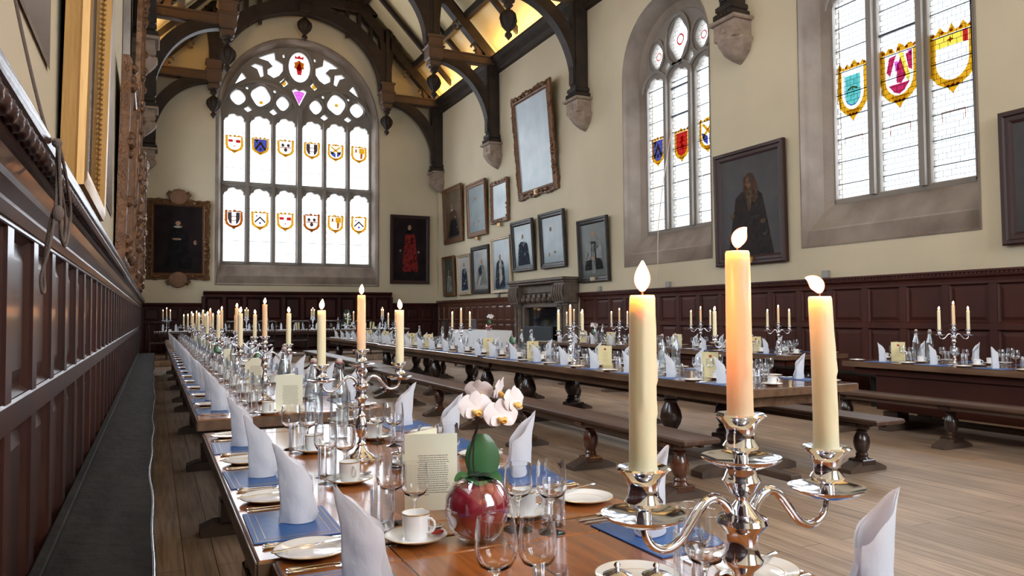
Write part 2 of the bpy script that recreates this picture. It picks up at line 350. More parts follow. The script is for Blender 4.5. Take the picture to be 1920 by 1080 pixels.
def arch(hw, zb, zs, za, n=28, pw=1.0):
    """opening outline: sill zb, spring zs, apex za; counter-clockwise from bottom-left"""
    p = [(-hw, zb), (hw, zb)]
    for k in range(n + 1):
        a = PI * k / n; x = hw * math.cos(a); z = zs + (za - zs) * (max(0, math.sin(a)) ** pw); p.append((x, z))
    return p
def loft(name, rings, mat, parent=None, smooth=25):
    """rings: list of (outline pts, y)"""
    mb = MB(); n = len(rings[0][0]); v = [(x, y, z) for pts, y in rings for x, z in pts]; f = []
    for k in range(len(rings) - 1):
        for i in range(n):
            j = (i + 1) % n; f.append((k * n + i, k * n + n + i, k * n + n + j, k * n + j))
    mb.add(v, f); return obj(name, mb, mat, parent, smooth)
def ell(cx, cz, rx, rz, n=20, lob=0, amp=0.0, ph=0):
    return [(cx + rx * (1 + amp * math.cos(lob * t + ph)) * math.cos(t), cz + rz * (1 + amp * math.cos(lob * t + ph)) * math.sin(t)) for t in [2 * PI * k / n for k in range(n)]]
def light_outline(x0, x1, zb, zt, cusp=True):
    """one light of a gothic window: straight sides, cusped round head"""
    w = x1 - x0; cx = (x0 + x1) / 2; zs = zt - w * 0.36; p = [(x0, zb), (x1, zb)]
    if not cusp:
        for k in range(13): a = PI * k / 12; p.append((cx + w / 2 * math.cos(a), zs + (zt - zs) * math.sin(a)))
        return p
    n = 30
    for k in range(n + 1):
        a = PI * k / n; q = 1 - 0.13 * abs(math.cos(2.5 * a + 0.0)) ** 6 * (0 if k in (0, n) else 1) - (0.07 if 0 < k < n else 0)
        p.append((cx + w / 2 * math.cos(a) * q, zs + (zt - zs) * math.sin(a) * (q if q < .9 else 1)))
    return p

# ------------------------------------------------------------------ the room shell
struct(obj('floor', MB().box(XL - 1, XR + 1, YB - 1, YE + 1, -0.12, 0), m_floor))
def wallplate(name, org, rz, x0, x1, z1, holes):
    o = plate2d(name, [(x0, 0), (x1, 0), (x1, z1), (x0, z1)], holes, 0, 0.95, m_plaster); o.location = org; o.rotation_euler = (0, 0, rz); return struct(o)
SA = lambda i=0, zb=2.37: arch(1.435 - i, zb, 6.5, 7.95 - i, 30, 0.92)
EA = lambda i=0, zb=2.40: arch(2.68 - i, zb, 7.95, 10.8 - i, 40, 0.96)
sh = lambda pts, dx: [(x + dx, z) for x, z in pts]
wallplate('wall_right', (XR, 0, 0), -PI / 2, -YE, -YB, 9.3, [sh(SA(), -yc) for yc, n in BAYS_R])
wallplate('wall_left', (XL, 0, 0), PI / 2, YB, YE, 9.3, [sh(SA(), yc) for yc, n in BAYS_L])
gable = [(XL - 1.0, 0), (XR + 1.0, 0), (XR + 1.0, 8.6), (4.51, 15.2), (XL - 1.0, 8.6)]
o = plate2d('wall_end', gable, [sh(EA(), 4.47)], 0, 0.95, m_plaster); o.location = (0, YE, 0); struct(o)
o = plate2d('wall_back', [(-x, z) for x, z in gable][::-1], [sh(EA(), -4.47)], 0, 0.95, m_plaster); o.location = (0, YB, 0); o.rotation_euler = (0, 0, PI); struct(o)  # arched opening added to let the back light in
# ceiling: two plastered slopes
mb = MB()
for s in (1, -1):
    xe = 4.51 + s * 5.6
    v = [(xe, YB, 8.75), (xe, YE, 8.75), (4.51, YE, 14.5), (4.51, YB, 14.5), (xe, YB, 8.95), (xe, YE, 8.95), (4.51, YE, 14.7), (4.51, YB, 14.7)]
    f = [(0, 1, 2, 3), (7, 6, 5, 4), (0, 3, 7, 4), (1, 5, 6, 2), (0, 4, 5, 1), (3, 2, 6, 7)]
    mb.add(v, f)
struct(obj('ceiling', mb, m_ceil, smooth=0))

def shield_poly(cx, cz, w, h, n=8):
    p = [(cx - w / 2, cz + h / 2), (cx - w / 2, cz - h * .05)]
    for k in range(1, n): t = k / n; p.append((cx - w / 2 * math.cos(t * PI / 2), cz - h * .05 - h * .45 * math.sin(t * PI / 2) ** 0.9))
    p.append((cx, cz - h / 2)); q = [(2 * cx - x, z) for x, z in p[:-1]][::-1]
    return p + q
def flat(polys, y):
    mb = MB()
    for p in polys:
        a = sum(p[i][0] * p[(i + 1) % len(p)][1] - p[(i + 1) % len(p)][0] * p[i][1] for i in range(len(p)))
        if a < 0: p = p[::-1]
        n = len(p); mb.add([(x, y, z) for x, z in p], [tuple(range(n))])
    return mb
def star(cx, cz, r, k=5, q=0.45):
    return [(cx + r * (1 if i % 2 == 0 else q) * math.sin(PI * i / k), cz + r * (1 if i % 2 == 0 else q) * math.cos(PI * i / k)) for i in range(2 * k)]
def shield(parent, cx, cz, w, h, style, y, n0=0):
    """armorial panel: scrollwork (part) with field and charges (sub-parts)"""
    rnd = random.Random(n0); sc = []
    # ragged scroll along the top
    top = []; bot = []
    for k in range(13):
        x = cx - w * .62 + w * 1.24 * k / 12; top.append((x, cz + h * (.60 + .10 * math.sin(k * 2.1 + n0) * (1 if k % 2 else .4) + (.08 if k == 6 else 0)))); bot.append((x, cz + h * .50))
    sc.append(bot + top[::-1])
    out = shield_poly(cx, cz - h * .06, w * 1.22, h * 1.16); inn = shield_poly(cx, cz, w * .88, h * .96)
    ring = []
    for a, b2 in zip(out, inn): ring.append((a, b2))
    for i in range(len(ring) - 1):
        j = 1.0 + 0.04 * math.sin(i * 2.3 + n0)
        (a, b1), (c, d) = ring[i], ring[i + 1]
        sc.append([(cx + (a[0] - cx) * j, a[1]), (cx + (c[0] - cx) * (1.0 + 0.04 * math.sin((i + 1) * 2.3 + n0)), c[1]), d, b1])
    sc.append([(cx - w * .3, cz - h * .48), (cx, cz - h * .78), (cx + w * .3, cz - h * .48)])
    scm = {'g': st_gold, 'd': st_dkgold, 'y': st_yel}[style[0]]
    o = obj('heraldic_shield', flat(sc, y), scm, parent, 0)
    dk = []
    for k in range(5): x = cx - w * .5 + w * k / 4; dk.append(ell(x, cz + h * .56, w * .055, h * .035, 8))
    for k in range(3): dk.append(ell(cx + w * .13 * (k - 1), cz - h * .60, w * .05, h * .03, 8))
    obj('scroll_dots', flat(dk, y - .003), st_dkgold, o, 0)  # darker amber dots along the scroll and under the shield
    ins = shield_poly(cx, cz, w * .9, h * .98)
    P = lambda *q: [(cx + a * w, cz + c * h) for a, c in q]
    def sub(nm, polys, mt, dy): obj(nm, flat(polys, y - dy), mt, o, 0)
    k = style[1:]
    if k == 'teal':
        sub('shield_field', [shield_poly(cx, cz - .02 * h, w * .62, h * .72)], st_teal, .004)
        sub('shield_charge', [ell(cx - .12 * w, cz + .16 * h, .09 * w, .05 * h, 9), ell(cx + .13 * w, cz + .17 * h, .09 * w, .05 * h, 9), ell(cx, cz - .16 * h, .10 * w, .06 * h, 9)], st_pale, .001)
        sub('shield_band', [P((-.2, .02), (.0, .07), (.2, .02), (.2, -.02), (0, .03), (-.2, -.02)), star(cx, cz + .0 * h, .05 * w)], st_dkgold, .006)
        sub('shield_border', [[a for a in shield_poly(cx, cz, w * .68, h * .80)][i:i + 2] + [b2 for b2 in shield_poly(cx, cz, w * .64, h * .75)][i:i + 2][::-1] for i in range(17)], st_blue, .005)
    elif k == 'crimson':
        sub('shield_field', [P((-.40, .10), (-.3, .42), (-.08, .44), (-.28, -.02)), P((-.06, .2), (.06, .36), (.22, -.08), (.08, -.22), (-.08, -.2)), P((.22, .40), (.42, .44), (.42, .0), (.30, .06)), P((-.34, -.22), (.34, -.22), (.16, -.40), (0, -.46), (-.16, -.40))], st_crim, .004)
        sub('shield_charge', [P((.0, .46), (.14, .46), (.36, -.1), (.30, -.24), (.20, -.1))], st_yel, .005)
        sub('shield_spot', [P((-.14, .30), (-.02, .30), (.02, .1), (-.1, .05)), P((.28, .46), (.42, .46), (.40, .30))], st_pink, .006)
    elif k == 'yellow':
        sub('shield_field', [P((-.44, .49), (.30, .49), (.30, .24), (-.44, .24))], st_yel, .004)
        sub('shield_charge', [P((.30, .49), (.44, .49), (.44, .22), (.30, .24))], st_red, .005)
        sub('shield_spot', [star(cx - .03 * w, cz + .37 * h, .10 * w, 4, .4)], st_dkgold, .006)
    elif k == 'red':
        sub('shield_field', [ins], st_red, .004)
        sub('shield_charge', [P((-.1, .30), (.12, .34), (.16, .1), (.02, .05), (.18, -.1), (.1, -.32), (0, -.12), (-.12, -.3), (-.06, .0), (-.2, .1), (-.04, .14))], st_gold, .005)
    elif k == 'blue':
        sub('shield_field', [ins], st_blue, .004)
        sub('shield_charge', [P((-.42, -.30), (-.30, -.36), (0, .12), (.30, -.36), (.42, -.30), (0, .36)), star(cx, cz - .28 * h, .13 * w), P((-.40, .46), (-.12, .46), (-.26, .2))], st_gold, .006)
        sub('shield_spot', [ell(cx, cz + .33 * h, .07 * w, .05 * h, 8)], st_pale, .007)
    elif k == 'chev':
        sub('shield_charge', [P((-.40, -.12), (-.34, -.22), (0, .12), (.34, -.22), (.40, -.12), (0, .28))], st_dark, .004)
        sub('shield_spot', [ell(cx, cz - .22 * h, .10 * w, .08 * h, 8), ell(cx - .24 * w, cz + .3 * h, .07 * w, .06 * h, 8)], st_blue, .005)
    elif k == 'dots':
        sub('shield_field', [P((-.42, .48), (-.14, .48), (-.14, -.40), (-.30, -.28), (-.42, 0)), P((.42, .48), (.14, .48), (.14, -.40), (.30, -.28), (.42, 0))], st_dark, .004)
        sub('shield_spot', [P((-.14, .2), (.14, .2), (.14, .14), (-.14, .14)), P((-.14, -.10), (.14, -.10), (.14, -.16), (-.14, -.16))], st_dkgold, .005)
    elif k == 'redband':
        sub('shield_charge', [P((-.42, .30), (-.10, .30), (-.10, .10), (-.42, .10)), P((.10, .30), (.42, .30), (.42, .06), (.10, .06))], st_red, .004)
        sub('shield_spot', [star(cx, cz - .2 * h, .09 * w), star(cx, cz + .2 * h, .06 * w)], st_dkgold, .005)
    elif k == 'mixed':
        sub('shield_charge', [ell(cx - .2 * w, cz + .2 * h, .12 * w, .14 * h, 7), ell(cx + .2 * w, cz + .2 * h, .12 * w, .14 * h, 7), ell(cx, cz - .16 * h, .14 * w, .16 * h, 7)], st_dark, .004)
        sub('shield_spot', [P((-.42, .06), (.42, .06), (.42, -.02), (-.42, -.02))], st_dkgold, .005)
    elif k == 'quarter':
        sub('shield_field', [P((0, .48), (.42, .48), (.42, .05), (0, .05))], st_gold, .004)
        sub('shield_charge', [P((.10, .05), (.30, .05), (.26, -.34), (.10, -.42)), P((-.30, .4), (-.16, .4), (-.16, .12), (-.30, .12))], st_dkgold, .005)
    elif k == 'bluegold':
        sub('shield_field', [P((-.42, .10), (0, -.10), (0, -.46), (-.3, -.28), (-.42, 0)), P((.42, .10), (.1, -.04), (.1, -.42), (.3, -.28), (.42, 0))], st_blue, .004)
        sub('shield_charge', [P((-.42, .40), (-.30, .46), (.42, -.10), (.34, -.22)), P((.42, .40), (.30, .46), (-.42, -.10), (-.34, -.22))], st_gold, .005)
    return o
def seam(polys):  # thin outline strips around polygons
    out = []
    for p in polys:
        cx = sum(a for a, b2 in p) / len(p); cz = sum(b2 for a, b2 in p) / len(p)
        q = [(cx + (a - cx) * .93, cz + (b2 - cz) * .93) for a, b2 in p]
        for i in range(len(p)): j = (i + 1) % len(p); out.append([p[i], p[j], q[j], q[i]])
    return out
def side_window(n, org, rz, shields=None, arms=True):
    w = bpy.data.objects.new('window_%d' % n, None); COL.objects.link(w); w.location = org; w.rotation_euler = (0, 0, rz); struct(w)
    R = [(-.025, -.010, 2.345), (-.0, -.010, 2.37), (.005, .04, 2.38), (.012, .07, 2.41), (.03, .10, 2.62), (.05, .15, 2.65), (.11, .28, 2.86), (.14, .34, 2.94), (.26, .41, 3.03), (.29, .44, 3.05)]
    loft('stone_reveal', [(SA(i, zb), y) for i, y, zb in R], m_stone, w)
    lx = [(-1.13, -.50), (-.315, .315), (.50, 1.13)]
    holes = [light_outline(a, b2, 3.13, 6.46) for a, b2 in lx]
    tr = [ell(0, 7.08, .27, .40, 28, 4, .10, 0), ell(-.74, 6.93, .18, .25, 22, 4, .07), ell(.74, 6.93, .18, .25, 22, 4, .07), ell(-.385, 6.58, .075, .12, 10), ell(.385, 6.58, .075, .12, 10)]
    plate2d('stone_tracery', SA(.27, 3.02), holes + tr, .42, .58, m_stone_g, w, .028)
    mb = MB()
    for x in (-.41, .41): mb.prism([(x - .045, 3.1), (x + .045, 3.1), (x + .045, 6.4), (x - .045, 6.4)], .35, .43)
    for cx in (-.815, 0, .815): mb.arcbeam(cx, 6.22, .40, .34, .06, 0, PI, .37, .43, 12)
    mb.arcbeam(0, 7.08, .37, .50, .06, 0, 2 * PI, .37, .43, 20)
    for cx in (-.74, .74): mb.arcbeam(cx, 6.93, .26, .33, .05, 0, 2 * PI, .38, .43, 16)
    obj('mullion_moulding', mb, m_stone_g, w)
    obj('glass_pane', MB().add([(-1.2, .50, 3.05), (1.2, .50, 3.05), (1.2, .50, 7.6), (-1.2, .50, 7.6)], [(0, 1, 2, 3)]), m_pane, w, 0)
    mb = MB()
    for k in range(9):
        for a, b2 in lx: z = 3.36 + k * .36; mb.box(a, b2, .485, .497, z - .007, z + .007)
    for z in (5.50, 6.10): mb.box(-.32, .32, .46, .50, z - .018, z + .018)
    obj('saddle_bar', mb, m_lead, w, 0)
    if shields:
        for k, (sty, sw, shh, z) in enumerate(shields): shield(w, (-.815, 0, .815)[k], z, sw, shh, sty, .478, n * 3 + k)
        lab = MB()
        for k in range(3):
            cx = (-.815, 0, .815)[k]; z = 4.02; polys = [[(cx - .17, z - .07), (cx + .17, z - .07), (cx + .17, z + .07), (cx - .17, z + .07)]]
            g = flat(seam(polys), .480); lab.add(g.v, g.f)
        obj('inscription_panel', lab, st_dkgold, w, 0)
        rg = MB()
        for cx, cz, r in ((0, 7.08, .12), (-.74, 6.93, .09), (.74, 6.93, .09)):
            a = ell(cx, cz, r, r, 20); b2 = ell(cx, cz, r * .72, r * .72, 20)
            g = flat([[a[i], a[(i + 1) % 20], b2[(i + 1) % 20], b2[i]] for i in range(20)], .480); rg.add(g.v, g.f)
        obj('tracery_roundel', rg, st_red, w, 0)
    return w
def left_to_right(l): return l
side_window(4, (XR, 7.385, 0), -PI / 2, [('gteal', .46, .66, 4.84), ('gcrimson', .52, .66, 4.84), ('gyellow', .54, .66, 4.84)])
side_window(3, (XR, 12.44, 0), -PI / 2, [('gblue', .38, .46, 4.88), ('gred', .40, .50, 4.86), ('gbluegold', .42, .50, 4.9)])
side_window(5, (XR, 2.2, 0), -PI / 2)
for yc, n in BAYS_L: side_window(n, (XL, yc, 0), PI / 2)

# the great window in the end wall
w = bpy.data.objects.new('window_1', None); COL.objects.link(w); w.location = (4.47, YE, 0); struct(w)
R = [(-.05, -.014, 2.34), (0, -.014, 2.38), (.03, .03, 2.40), (.05, .05, 2.66), (.07, .09, 2.70), (.10, .20, 2.90), (.13, .26, 3.0), (.16, .36, 3.06)]
loft('stone_reveal', [(EA(i, zb), y) for i, y, zb in R], m_stone, w)
EX = (-2.11, -1.275, -.445, .445, 1.275, 2.11)
holes = []
for x in EX: holes.append(light_outline(x - .335, x + .335, 3.16, 5.62)); holes.append(light_outline(x - .335, x + .335, 5.84, 8.10))
tl = [[(3.08, 10.12), (3.42, 10.05), (3.57, 9.89), (3.40, 9.75), (3.40, 9.60), (3.60, 9.49), (3.77, 9.59), (3.90, 9.78), (3.90, 10.0), (3.65, 10.12), (3.62, 10.37)],
      [(2.85, 9.81), (3.06, 9.73), (3.17, 9.46), (3.27, 9.52), (3.23, 9.85), (3.0, 9.90)],
      [(2.35, 9.13), (2.71, 9.37), (2.57, 9.55)],
      ell(3.18, 8.80, .30, .33, 26, 4, .07, PI / 4), ell(2.45, 8.68, .23, .24, 22, 4, .05), ell(3.90, 8.63, .20, .23, 20, 4, .06),
      [(2.63, 8.32), (2.76, 8.22), (2.90, 8.30), (2.78, 8.42)], [(3.46, 8.30), (3.60, 8.20), (3.73, 8.28), (3.60, 8.42)], [(3.79, 9.37), (3.94, 9.22), (4.09, 9.36), (3.95, 9.53)],
      ell(2.74, 9.04, .05, .05, 6), ell(3.64, 9.03, .05, .06, 6), ell(3.93, 10.30, .04, .07, 6)]
for p in tl:
    q = [(x - 4.46, z) for x, z in p]; holes.append(q); holes.append([(-x, z) for x, z in q][::-1])
holes.append(ell(0, 9.97, .36, .52, 28)); holes.append([(-.25, 9.14), (0, 8.62), (.25, 9.14), (.12, 9.20), (0, 9.14), (-.12, 9.20)])
plate2d('stone_tracery', EA(.14, 3.04), holes, .34, .54, m_stone_g, w, .03)
mb = MB()
for x in (-1.695, -.86, .86, 1.695): mb.box(x - .05, x + .05, .26, .36, 3.1, 8.10, .02)
mb.box(-.075, .075, .22, .36, 3.1, 8.55, .03); mb.box(-2.5, 2.5, .28, .36, 5.68, 5.78, .02)
mb.arcbeam(-1.28, 8.05, 1.22, 1.18, .09, 0, PI, .27, .36, 28); mb.arcbeam(1.28, 8.05, 1.22, 1.18, .09, 0, PI, .27, .36, 28)
mb.arcbeam(0, 9.97, .43, .60, .07, 0, 2 * PI, .28, .36, 24)
for s in (-1, 1):
    mb.arcbeam(s * 1.28, 8.80, .37, .41, .05, 0, 2 * PI, .29, .36, 20); mb.arcbeam(s * .56, 8.63, .26, .29, .05, 0, 2 * PI, .29, .36, 16); mb.arcbeam(s * 2.0, 8.68, .29, .31, .05, 0, 2 * PI, .29, .36, 16)
    mb.arcbeam(s * .95, 9.75, .50, .52, .06, PI * (.9 if s > 0 else -.4), PI * (1.4 if s > 0 else .1), .29, .36, 12)
obj('mullion_moulding', mb, m_stone_g, w)
obj('glass_pane', MB().add([(-2.6, .46, 3.05), (2.6, .46, 3.05), (2.6, .46, 10.7), (-2.6, .46, 10.7)], [(0, 1, 2, 3)]), m_pane_e, w, 0)
mb = MB()
for x in EX:
    for z in (3.45, 3.85, 4.25, 4.95, 6.3, 7.5): mb.box(x - .335, x + .335, .44, .45, z - .006, z + .006)
obj('saddle_bar', mb, m_lead, w, 0)
for k, x in enumerate(EX):
    shield(w, x, 4.58, .46, .46, ('ddots', 'gchev', 'gredband', 'dmixed', 'gquarter', 'gchev')[k], .43, k)
    shield(w, x, 7.12, .46, .44, ('gredband', 'gblue', 'gmixed', 'gdots', 'gbluegold', 'gquarter')[k], .43, k + 7)
g = flat([star(0, 10.05, .20, 6, .75)], .43); obj('royal_roundel', g, st_dkgold, w, 0)
g = flat([[(-.15, 10.28), (-.15, 10.40), (-.07, 10.34), (0, 10.42), (.07, 10.34), (.15, 10.40), (.15, 10.28)], [(-.06, 9.72), (.07, 9.72), (.10, 9.9), (.02, 10.2), (-.1, 9.95)]], .425); obj('crown', g, st_red, w, 0)
g = flat([[(-.20, 9.10), (0, 8.68), (.20, 9.10), (.1, 9.14), (-.1, 9.14)]], .43); obj('tracery_heart', g, st_pink, w, 0)
g = flat([ell(s * 1.28 + .02, 8.6 + (.2 if s > 0 else 0), .07, .06, 7) for s in (-1, 1)] + [ell(s * .52, 9.37, .09, .10, 6) for s in (-1, 1)], .43); obj('tracery_fleck', g, st_gold, w, 0)

# eaves cornices
cp = [(0, 8.70), (-.10, 8.72), (-.12, 8.80), (-.16, 8.83), (-.17, 8.95), (-.24, 8.99), (-.26, 9.06), (-.30, 9.09), (-.30, 9.16), (0, 9.16)]
mb = MB()
for x0, s in ((XR, 1), (XL, -1)):
    n = len(cp); v = [(x0 + s * x, y, z) for y in (YB, YE) for x, z in cp]
    f = [(i, (i + 1) % n, (i + 1) % n + n, i + n) for i in range(n)]
    if s > 0: f = [q[::-1] for q in f]
    mb.add(v, f)
struct(obj('trim_1', mb, m_roof))

# ------------------------------------------------------------------ panelling
def panelling(name, org, rz, x0, x1, z0, zm, z1, zc, pitch, mt, cap, base=.45, px0=None, dep=.06):
    """local: x along the wall, front at -y; z1 top of panels, zc top of cap, zm middle rail"""
    r = bpy.data.objects.new(name, None); COL.objects.link(r); r.location = org; r.rotation_euler = (0, 0, rz); struct(r)
    mb = MB().box(x0, x1, -dep * .35, 0, z0, zc - .02); obj('panel_board', mb, mt, r, 0)
    mb = MB()
    x = (px0 if px0 is not None else x0)
    xs = []
    while x <= x1 + 1e-6: xs.append(x); x += pitch
    for x in xs: mb.box(x - .05, x + .05, -dep, -dep * .3, z0, z1 + .02, .006)
    mb.box(x0, x1, -dep - .004, -dep * .3, zm - .045, zm + .045, .008); mb.box(x0, x1, -dep - .004, -dep * .3, z1, zc - .03, .004); mb.box(x0, x1, -dep - .004, -dep * .3, z0, z0 + .10, .006)
    obj('frame_rail', mb, mt, r, 0)
    mb = MB()
    for xa, xb in zip(xs, xs[1:]):   # raised moulding and field of each panel
        for za, zb in ((z0 + .10, zm - .045), (zm + .045, z1)):
            a, b2 = xa + .05, xb - .05; g = .045; y0, y1 = -dep * .36, -dep * .62
            v = []
            for (i, y) in ((0.0, -dep * .8), (.018, -dep * .38), (.03, -dep * .38), (g + .03, y1)):
                v += [(a + i, y, za + i), (b2 - i, y, za + i), (b2 - i, y, zb - i), (a + i, y, zb - i)]
            f = []
            for k in range(3):
                for j in range(4): f.append((k * 4 + j, k * 4 + (j + 1) % 4, k * 4 + 4 + (j + 1) % 4, k * 4 + 4 + j))
            f.append((12, 13, 14, 15)); mb.add(v, f)
    obj('raised_panel', mb, mt, r, 0)
    n = len(cap); v = [(x, y, z) for x in (x0, x1) for y, z in cap]
    f = [(i, i + n, (i + 1) % n + n, (i + 1) % n) for i in range(n)] + [tuple(range(n)), tuple(range(2 * n - 1, n - 1, -1))]
    obj('cornice', MB().add(v, f), mt, r, 20)
    return r
capR = [(0, 1.70), (-.07, 1.70), (-.075, 1.73), (-.11, 1.76), (-.115, 1.80), (-.135, 1.815), (-.135, 1.84), (0, 1.84)]
pR = panelling('trim_2', (XR, 0, 0), -PI / 2, -15.75, -YB, 0, 1.12, 1.66, 1.84, .62, m_wains, capR, px0=-15.7)
mb = MB()
for k in range(330): y = -15.7 + k * .055; mb.box(y, y + .03, -.125, -.10, 1.785, 1.812)
obj('dentil_row', mb, m_wains, pR, 0)
panelling('trim_3', (XR, 0, 0), -PI / 2, -YE + .1, -18.85, 0, 1.12, 1.62, 1.80, .52, M('red_brown_panelling', (0.12, .045, .024), .32, coat=.5, noise=((3, 3, .6), (.07, .026, .016))), capR)
m_wains_e = M('dark_red_black_panelling', (0.042, 0.010, 0.008), 0.5, spec=.15, noise=((2, 2, .6), (0.022, 0.007, 0.005)))
capE = [(0, 1.62), (-.07, 1.62), (-.10, 1.68), (-.12, 1.72), (-.12, 1.76), (0, 1.76)]
panelling('trim_4', (0, YE, 0), 0, XL + .05, 1.40, .1, 1.15, 1.58, 1.76, .55, m_wains_e, capE)
panelling('trim_5', (0, YE, 0), 0, 7.62, XR - .05, .1, 1.15, 1.58, 1.76, .55, m_wains_e, capE)
capH = [(0, 2.02), (-.16, 2.02), (-.20, 2.06), (-.24, 2.10), (-.24, 2.14), (0, 2.14)]
panelling('trim_6', (0, YE, 0), 0, 1.41, 7.62, .1, 1.15, 1.95, 2.14, .62, m_wains_e, capH, dep=.16)
capL = [(0, 1.57), (-.065, 1.57), (-.075, 1.60), (-.07, 1.615), (-.095, 1.64), (-.10, 1.655), (-.085, 1.67), (-.105, 1.70), (-.115, 1.705), (-.105, 1.72), (-.118, 1.725), (-.118, 1.775), (-.145, 1.785), (-.15, 1.80), (-.15, 1.815), (0, 1.815)]
pL = panelling('trim_7', (XL, 0, 0), PI / 2, YB, YE - .1, .30, 1.02, 1.555, 1.815, .497, m_wains_l, capL, px0=2.49 - 18 * .497 , dep=.055)
# carved rope moulding under the top of the left cornice
mb = MB(); v = []; f = []; nr = 10; ys = [0.6 + i * .011 for i in range(750)] + [8.85 + i * .3 for i in range(58)]
for k, y in enumerate(ys):
    for i in range(nr):
        a = 2 * PI * i / nr; r = .021 + .0045 * math.sin(2 * a + y * 2 * PI / .085); v.append((y, -.128 - r * math.cos(a), 1.749 + r * math.sin(a)))
for k in range(len(ys) - 1):
    for i in range(nr): j = (i + 1) % nr; f.append((k * nr + i, k * nr + j, k * nr + nr + j, k * nr + nr + i))
mb.add(v, f); obj('rope_moulding', mb, m_wains_l, pL, 60)

# low dais under the high table
o = obj('dais', MB().box(XL + .07, XR - .1, 21.9, YE - .02, 0.001, .15, .01), m_floor); tag(o, 'low wooden platform across the far end under the high table', 'platform')

# ------------------------------------------------------------------ hammerbeam roof
def oval_pendant(mb, x, y, z, s=1.0, n=12):
    """turned drop pendant hanging from z"""
    mb.lathe([(0, 0), (.17 * s, 0), (.17 * s, -.06 * s), (.10 * s, -.10 * s), (.13 * s, -.16 * s), (.05 * s, -.24 * s), (.10 * s, -.30 * s), (.20 * s, -.42 * s), (.215 * s, -.52 * s), (.18 * s, -.64 * s), (.07 * s, -.78 * s), (.05 * s, -.84 * s), (.09 * s, -.88 * s), (.10 * s, -.94 * s), (.03 * s, -1.02 * s), (0, -1.06 * s)], n, (x, y, z))
    for k in range(6):
        a = PI * k / 3; mb.tube([(x + math.cos(a) * r * s, y + math.sin(a) * r * s, z + q * s) for r, q in ((.10, -.30), (.215, -.42), (.235, -.52), (.19, -.65), (.06, -.8))], .018 * s, 5)
def make_truss():
    t = thing('hammerbeam_truss', 'x', 'roof truss')
    cx = 4.51; hw = 4.93
    for s in (-1, 1):
        wx = cx + s * hw; hx = cx + s * 2.86
        mb = MB().box(wx - s * .02, wx - s * .34, -.15, .15, 6.70, 8.95, .03); mb.box(wx, wx - s * .40, -.10, .10, 6.85, 8.9, .02)
        mb.box(wx, wx - s * .40, -.2, .2, 6.67, 6.80, .03); obj('wall_post', mb, m_roof, t)
        th = (0, PI / 2) if s > 0 else (PI / 2, PI)
        mb = MB().arcbeam(cx + s * 2.86, 6.82, 1.74, 2.02, .30, th[0], th[1], -.11, .11, 18)
        mb.arcbeam(cx + s * 2.86, 6.82, 1.72, 2.0, .05, th[0], th[1], -.13, .13, 18)
        mb.ball((cx + s * 4.60, 0, 6.98), .07, 8, 6); obj('curved_brace', mb, m_roof, t)
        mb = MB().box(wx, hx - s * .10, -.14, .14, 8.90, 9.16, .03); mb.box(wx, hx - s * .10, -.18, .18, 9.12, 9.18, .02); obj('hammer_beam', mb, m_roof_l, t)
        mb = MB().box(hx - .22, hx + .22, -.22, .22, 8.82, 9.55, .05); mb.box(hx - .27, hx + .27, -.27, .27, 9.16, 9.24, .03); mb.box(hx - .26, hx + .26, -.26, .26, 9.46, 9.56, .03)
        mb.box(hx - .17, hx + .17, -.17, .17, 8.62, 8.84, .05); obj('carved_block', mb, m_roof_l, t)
        mb = MB().box(hx - .15, hx + .15, -.14, .14, 9.5, 11.5, .04); mb.box(hx - .06, hx + .06, -.18, .18, 9.56, 11.4, .02)
        v0 = len(mb.v); mb.prism([(-.30, 0), (.30, 0), (.12, -1.6), (-.12, -1.6)], -.12, .12); mb.xf(Matrix.Translation((hx, 0, 11.3)), v0); obj('hammer_post', mb, m_roof, t)
        mb = MB(); oval_pendant(mb, hx, 0, 8.66, .92); obj('pendant', mb, m_roof, t)
        mb = MB().arcbeam(cx, 9.30, 2.62, 2.28, .42, 0 if s > 0 else PI / 2, PI / 2 if s > 0 else PI, -.13, .13, 18)
        mb.arcbeam(cx, 9.30, 2.58, 2.24, .06, 0 if s > 0 else PI / 2, PI / 2 if s > 0 else PI, -.16, .16, 18); obj('arch_brace', mb, m_roof, t)
        # principal rafter under the slope, from the wall plate to the ridge
        mb = MB(); a = (cx + s * 5.0, 9.10); b2 = (cx, 14.26); w2 = .36
        mb.prism([a, b2, (b2[0], b2[1] - .45), (a[0] - s * .42, a[1] - .0)] if s < 0 else [a, (a[0] - s * .42, a[1]), (b2[0], b2[1] - .45), b2][::-1][::-1], -.14, .14); obj('principal_rafter', mb, m_roof, t)
        # carved S strut standing on the hammer beam
        pts = [(wx - s * .62, 9.16), (wx - s * .66, 9.5), (wx - s * .85, 9.85), (wx - s * 1.2, 10.15), (wx - s * 1.5, 10.5), (wx - s * 1.66, 10.95), (hx + s * .1, 11.35)]
        mb = MB(); P = [Vector((x, 0, z)) for x, z in pts]; fine = []
        for k in range(len(P) - 1):
            for q in range(4): fine.append(P[k].lerp(P[k + 1], q / 4))
        mb.tube(fine, .12, 4); v1 = 0
        mb.tube([(wx - s * (.78 + .10 * math.cos(a2)), 0, 9.42 + .10 * math.sin(a2)) for a2 in [k * .7 for k in range(8)]], .035, 6); mb.ball((wx - s * .42, 0, 9.25), .07, 8, 6)
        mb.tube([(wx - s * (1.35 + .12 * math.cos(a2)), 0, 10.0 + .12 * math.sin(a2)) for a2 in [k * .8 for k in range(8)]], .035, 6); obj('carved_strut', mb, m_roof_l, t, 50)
        mb = MB()
        for k in range(3): x = cx + s * (1.45 + .42 * k); mb.box(x - .06, x + .06, -.07, .07, 11.0 - k * .15, 11.95)
        obj('spandrel_stud', mb, m_roof, t)
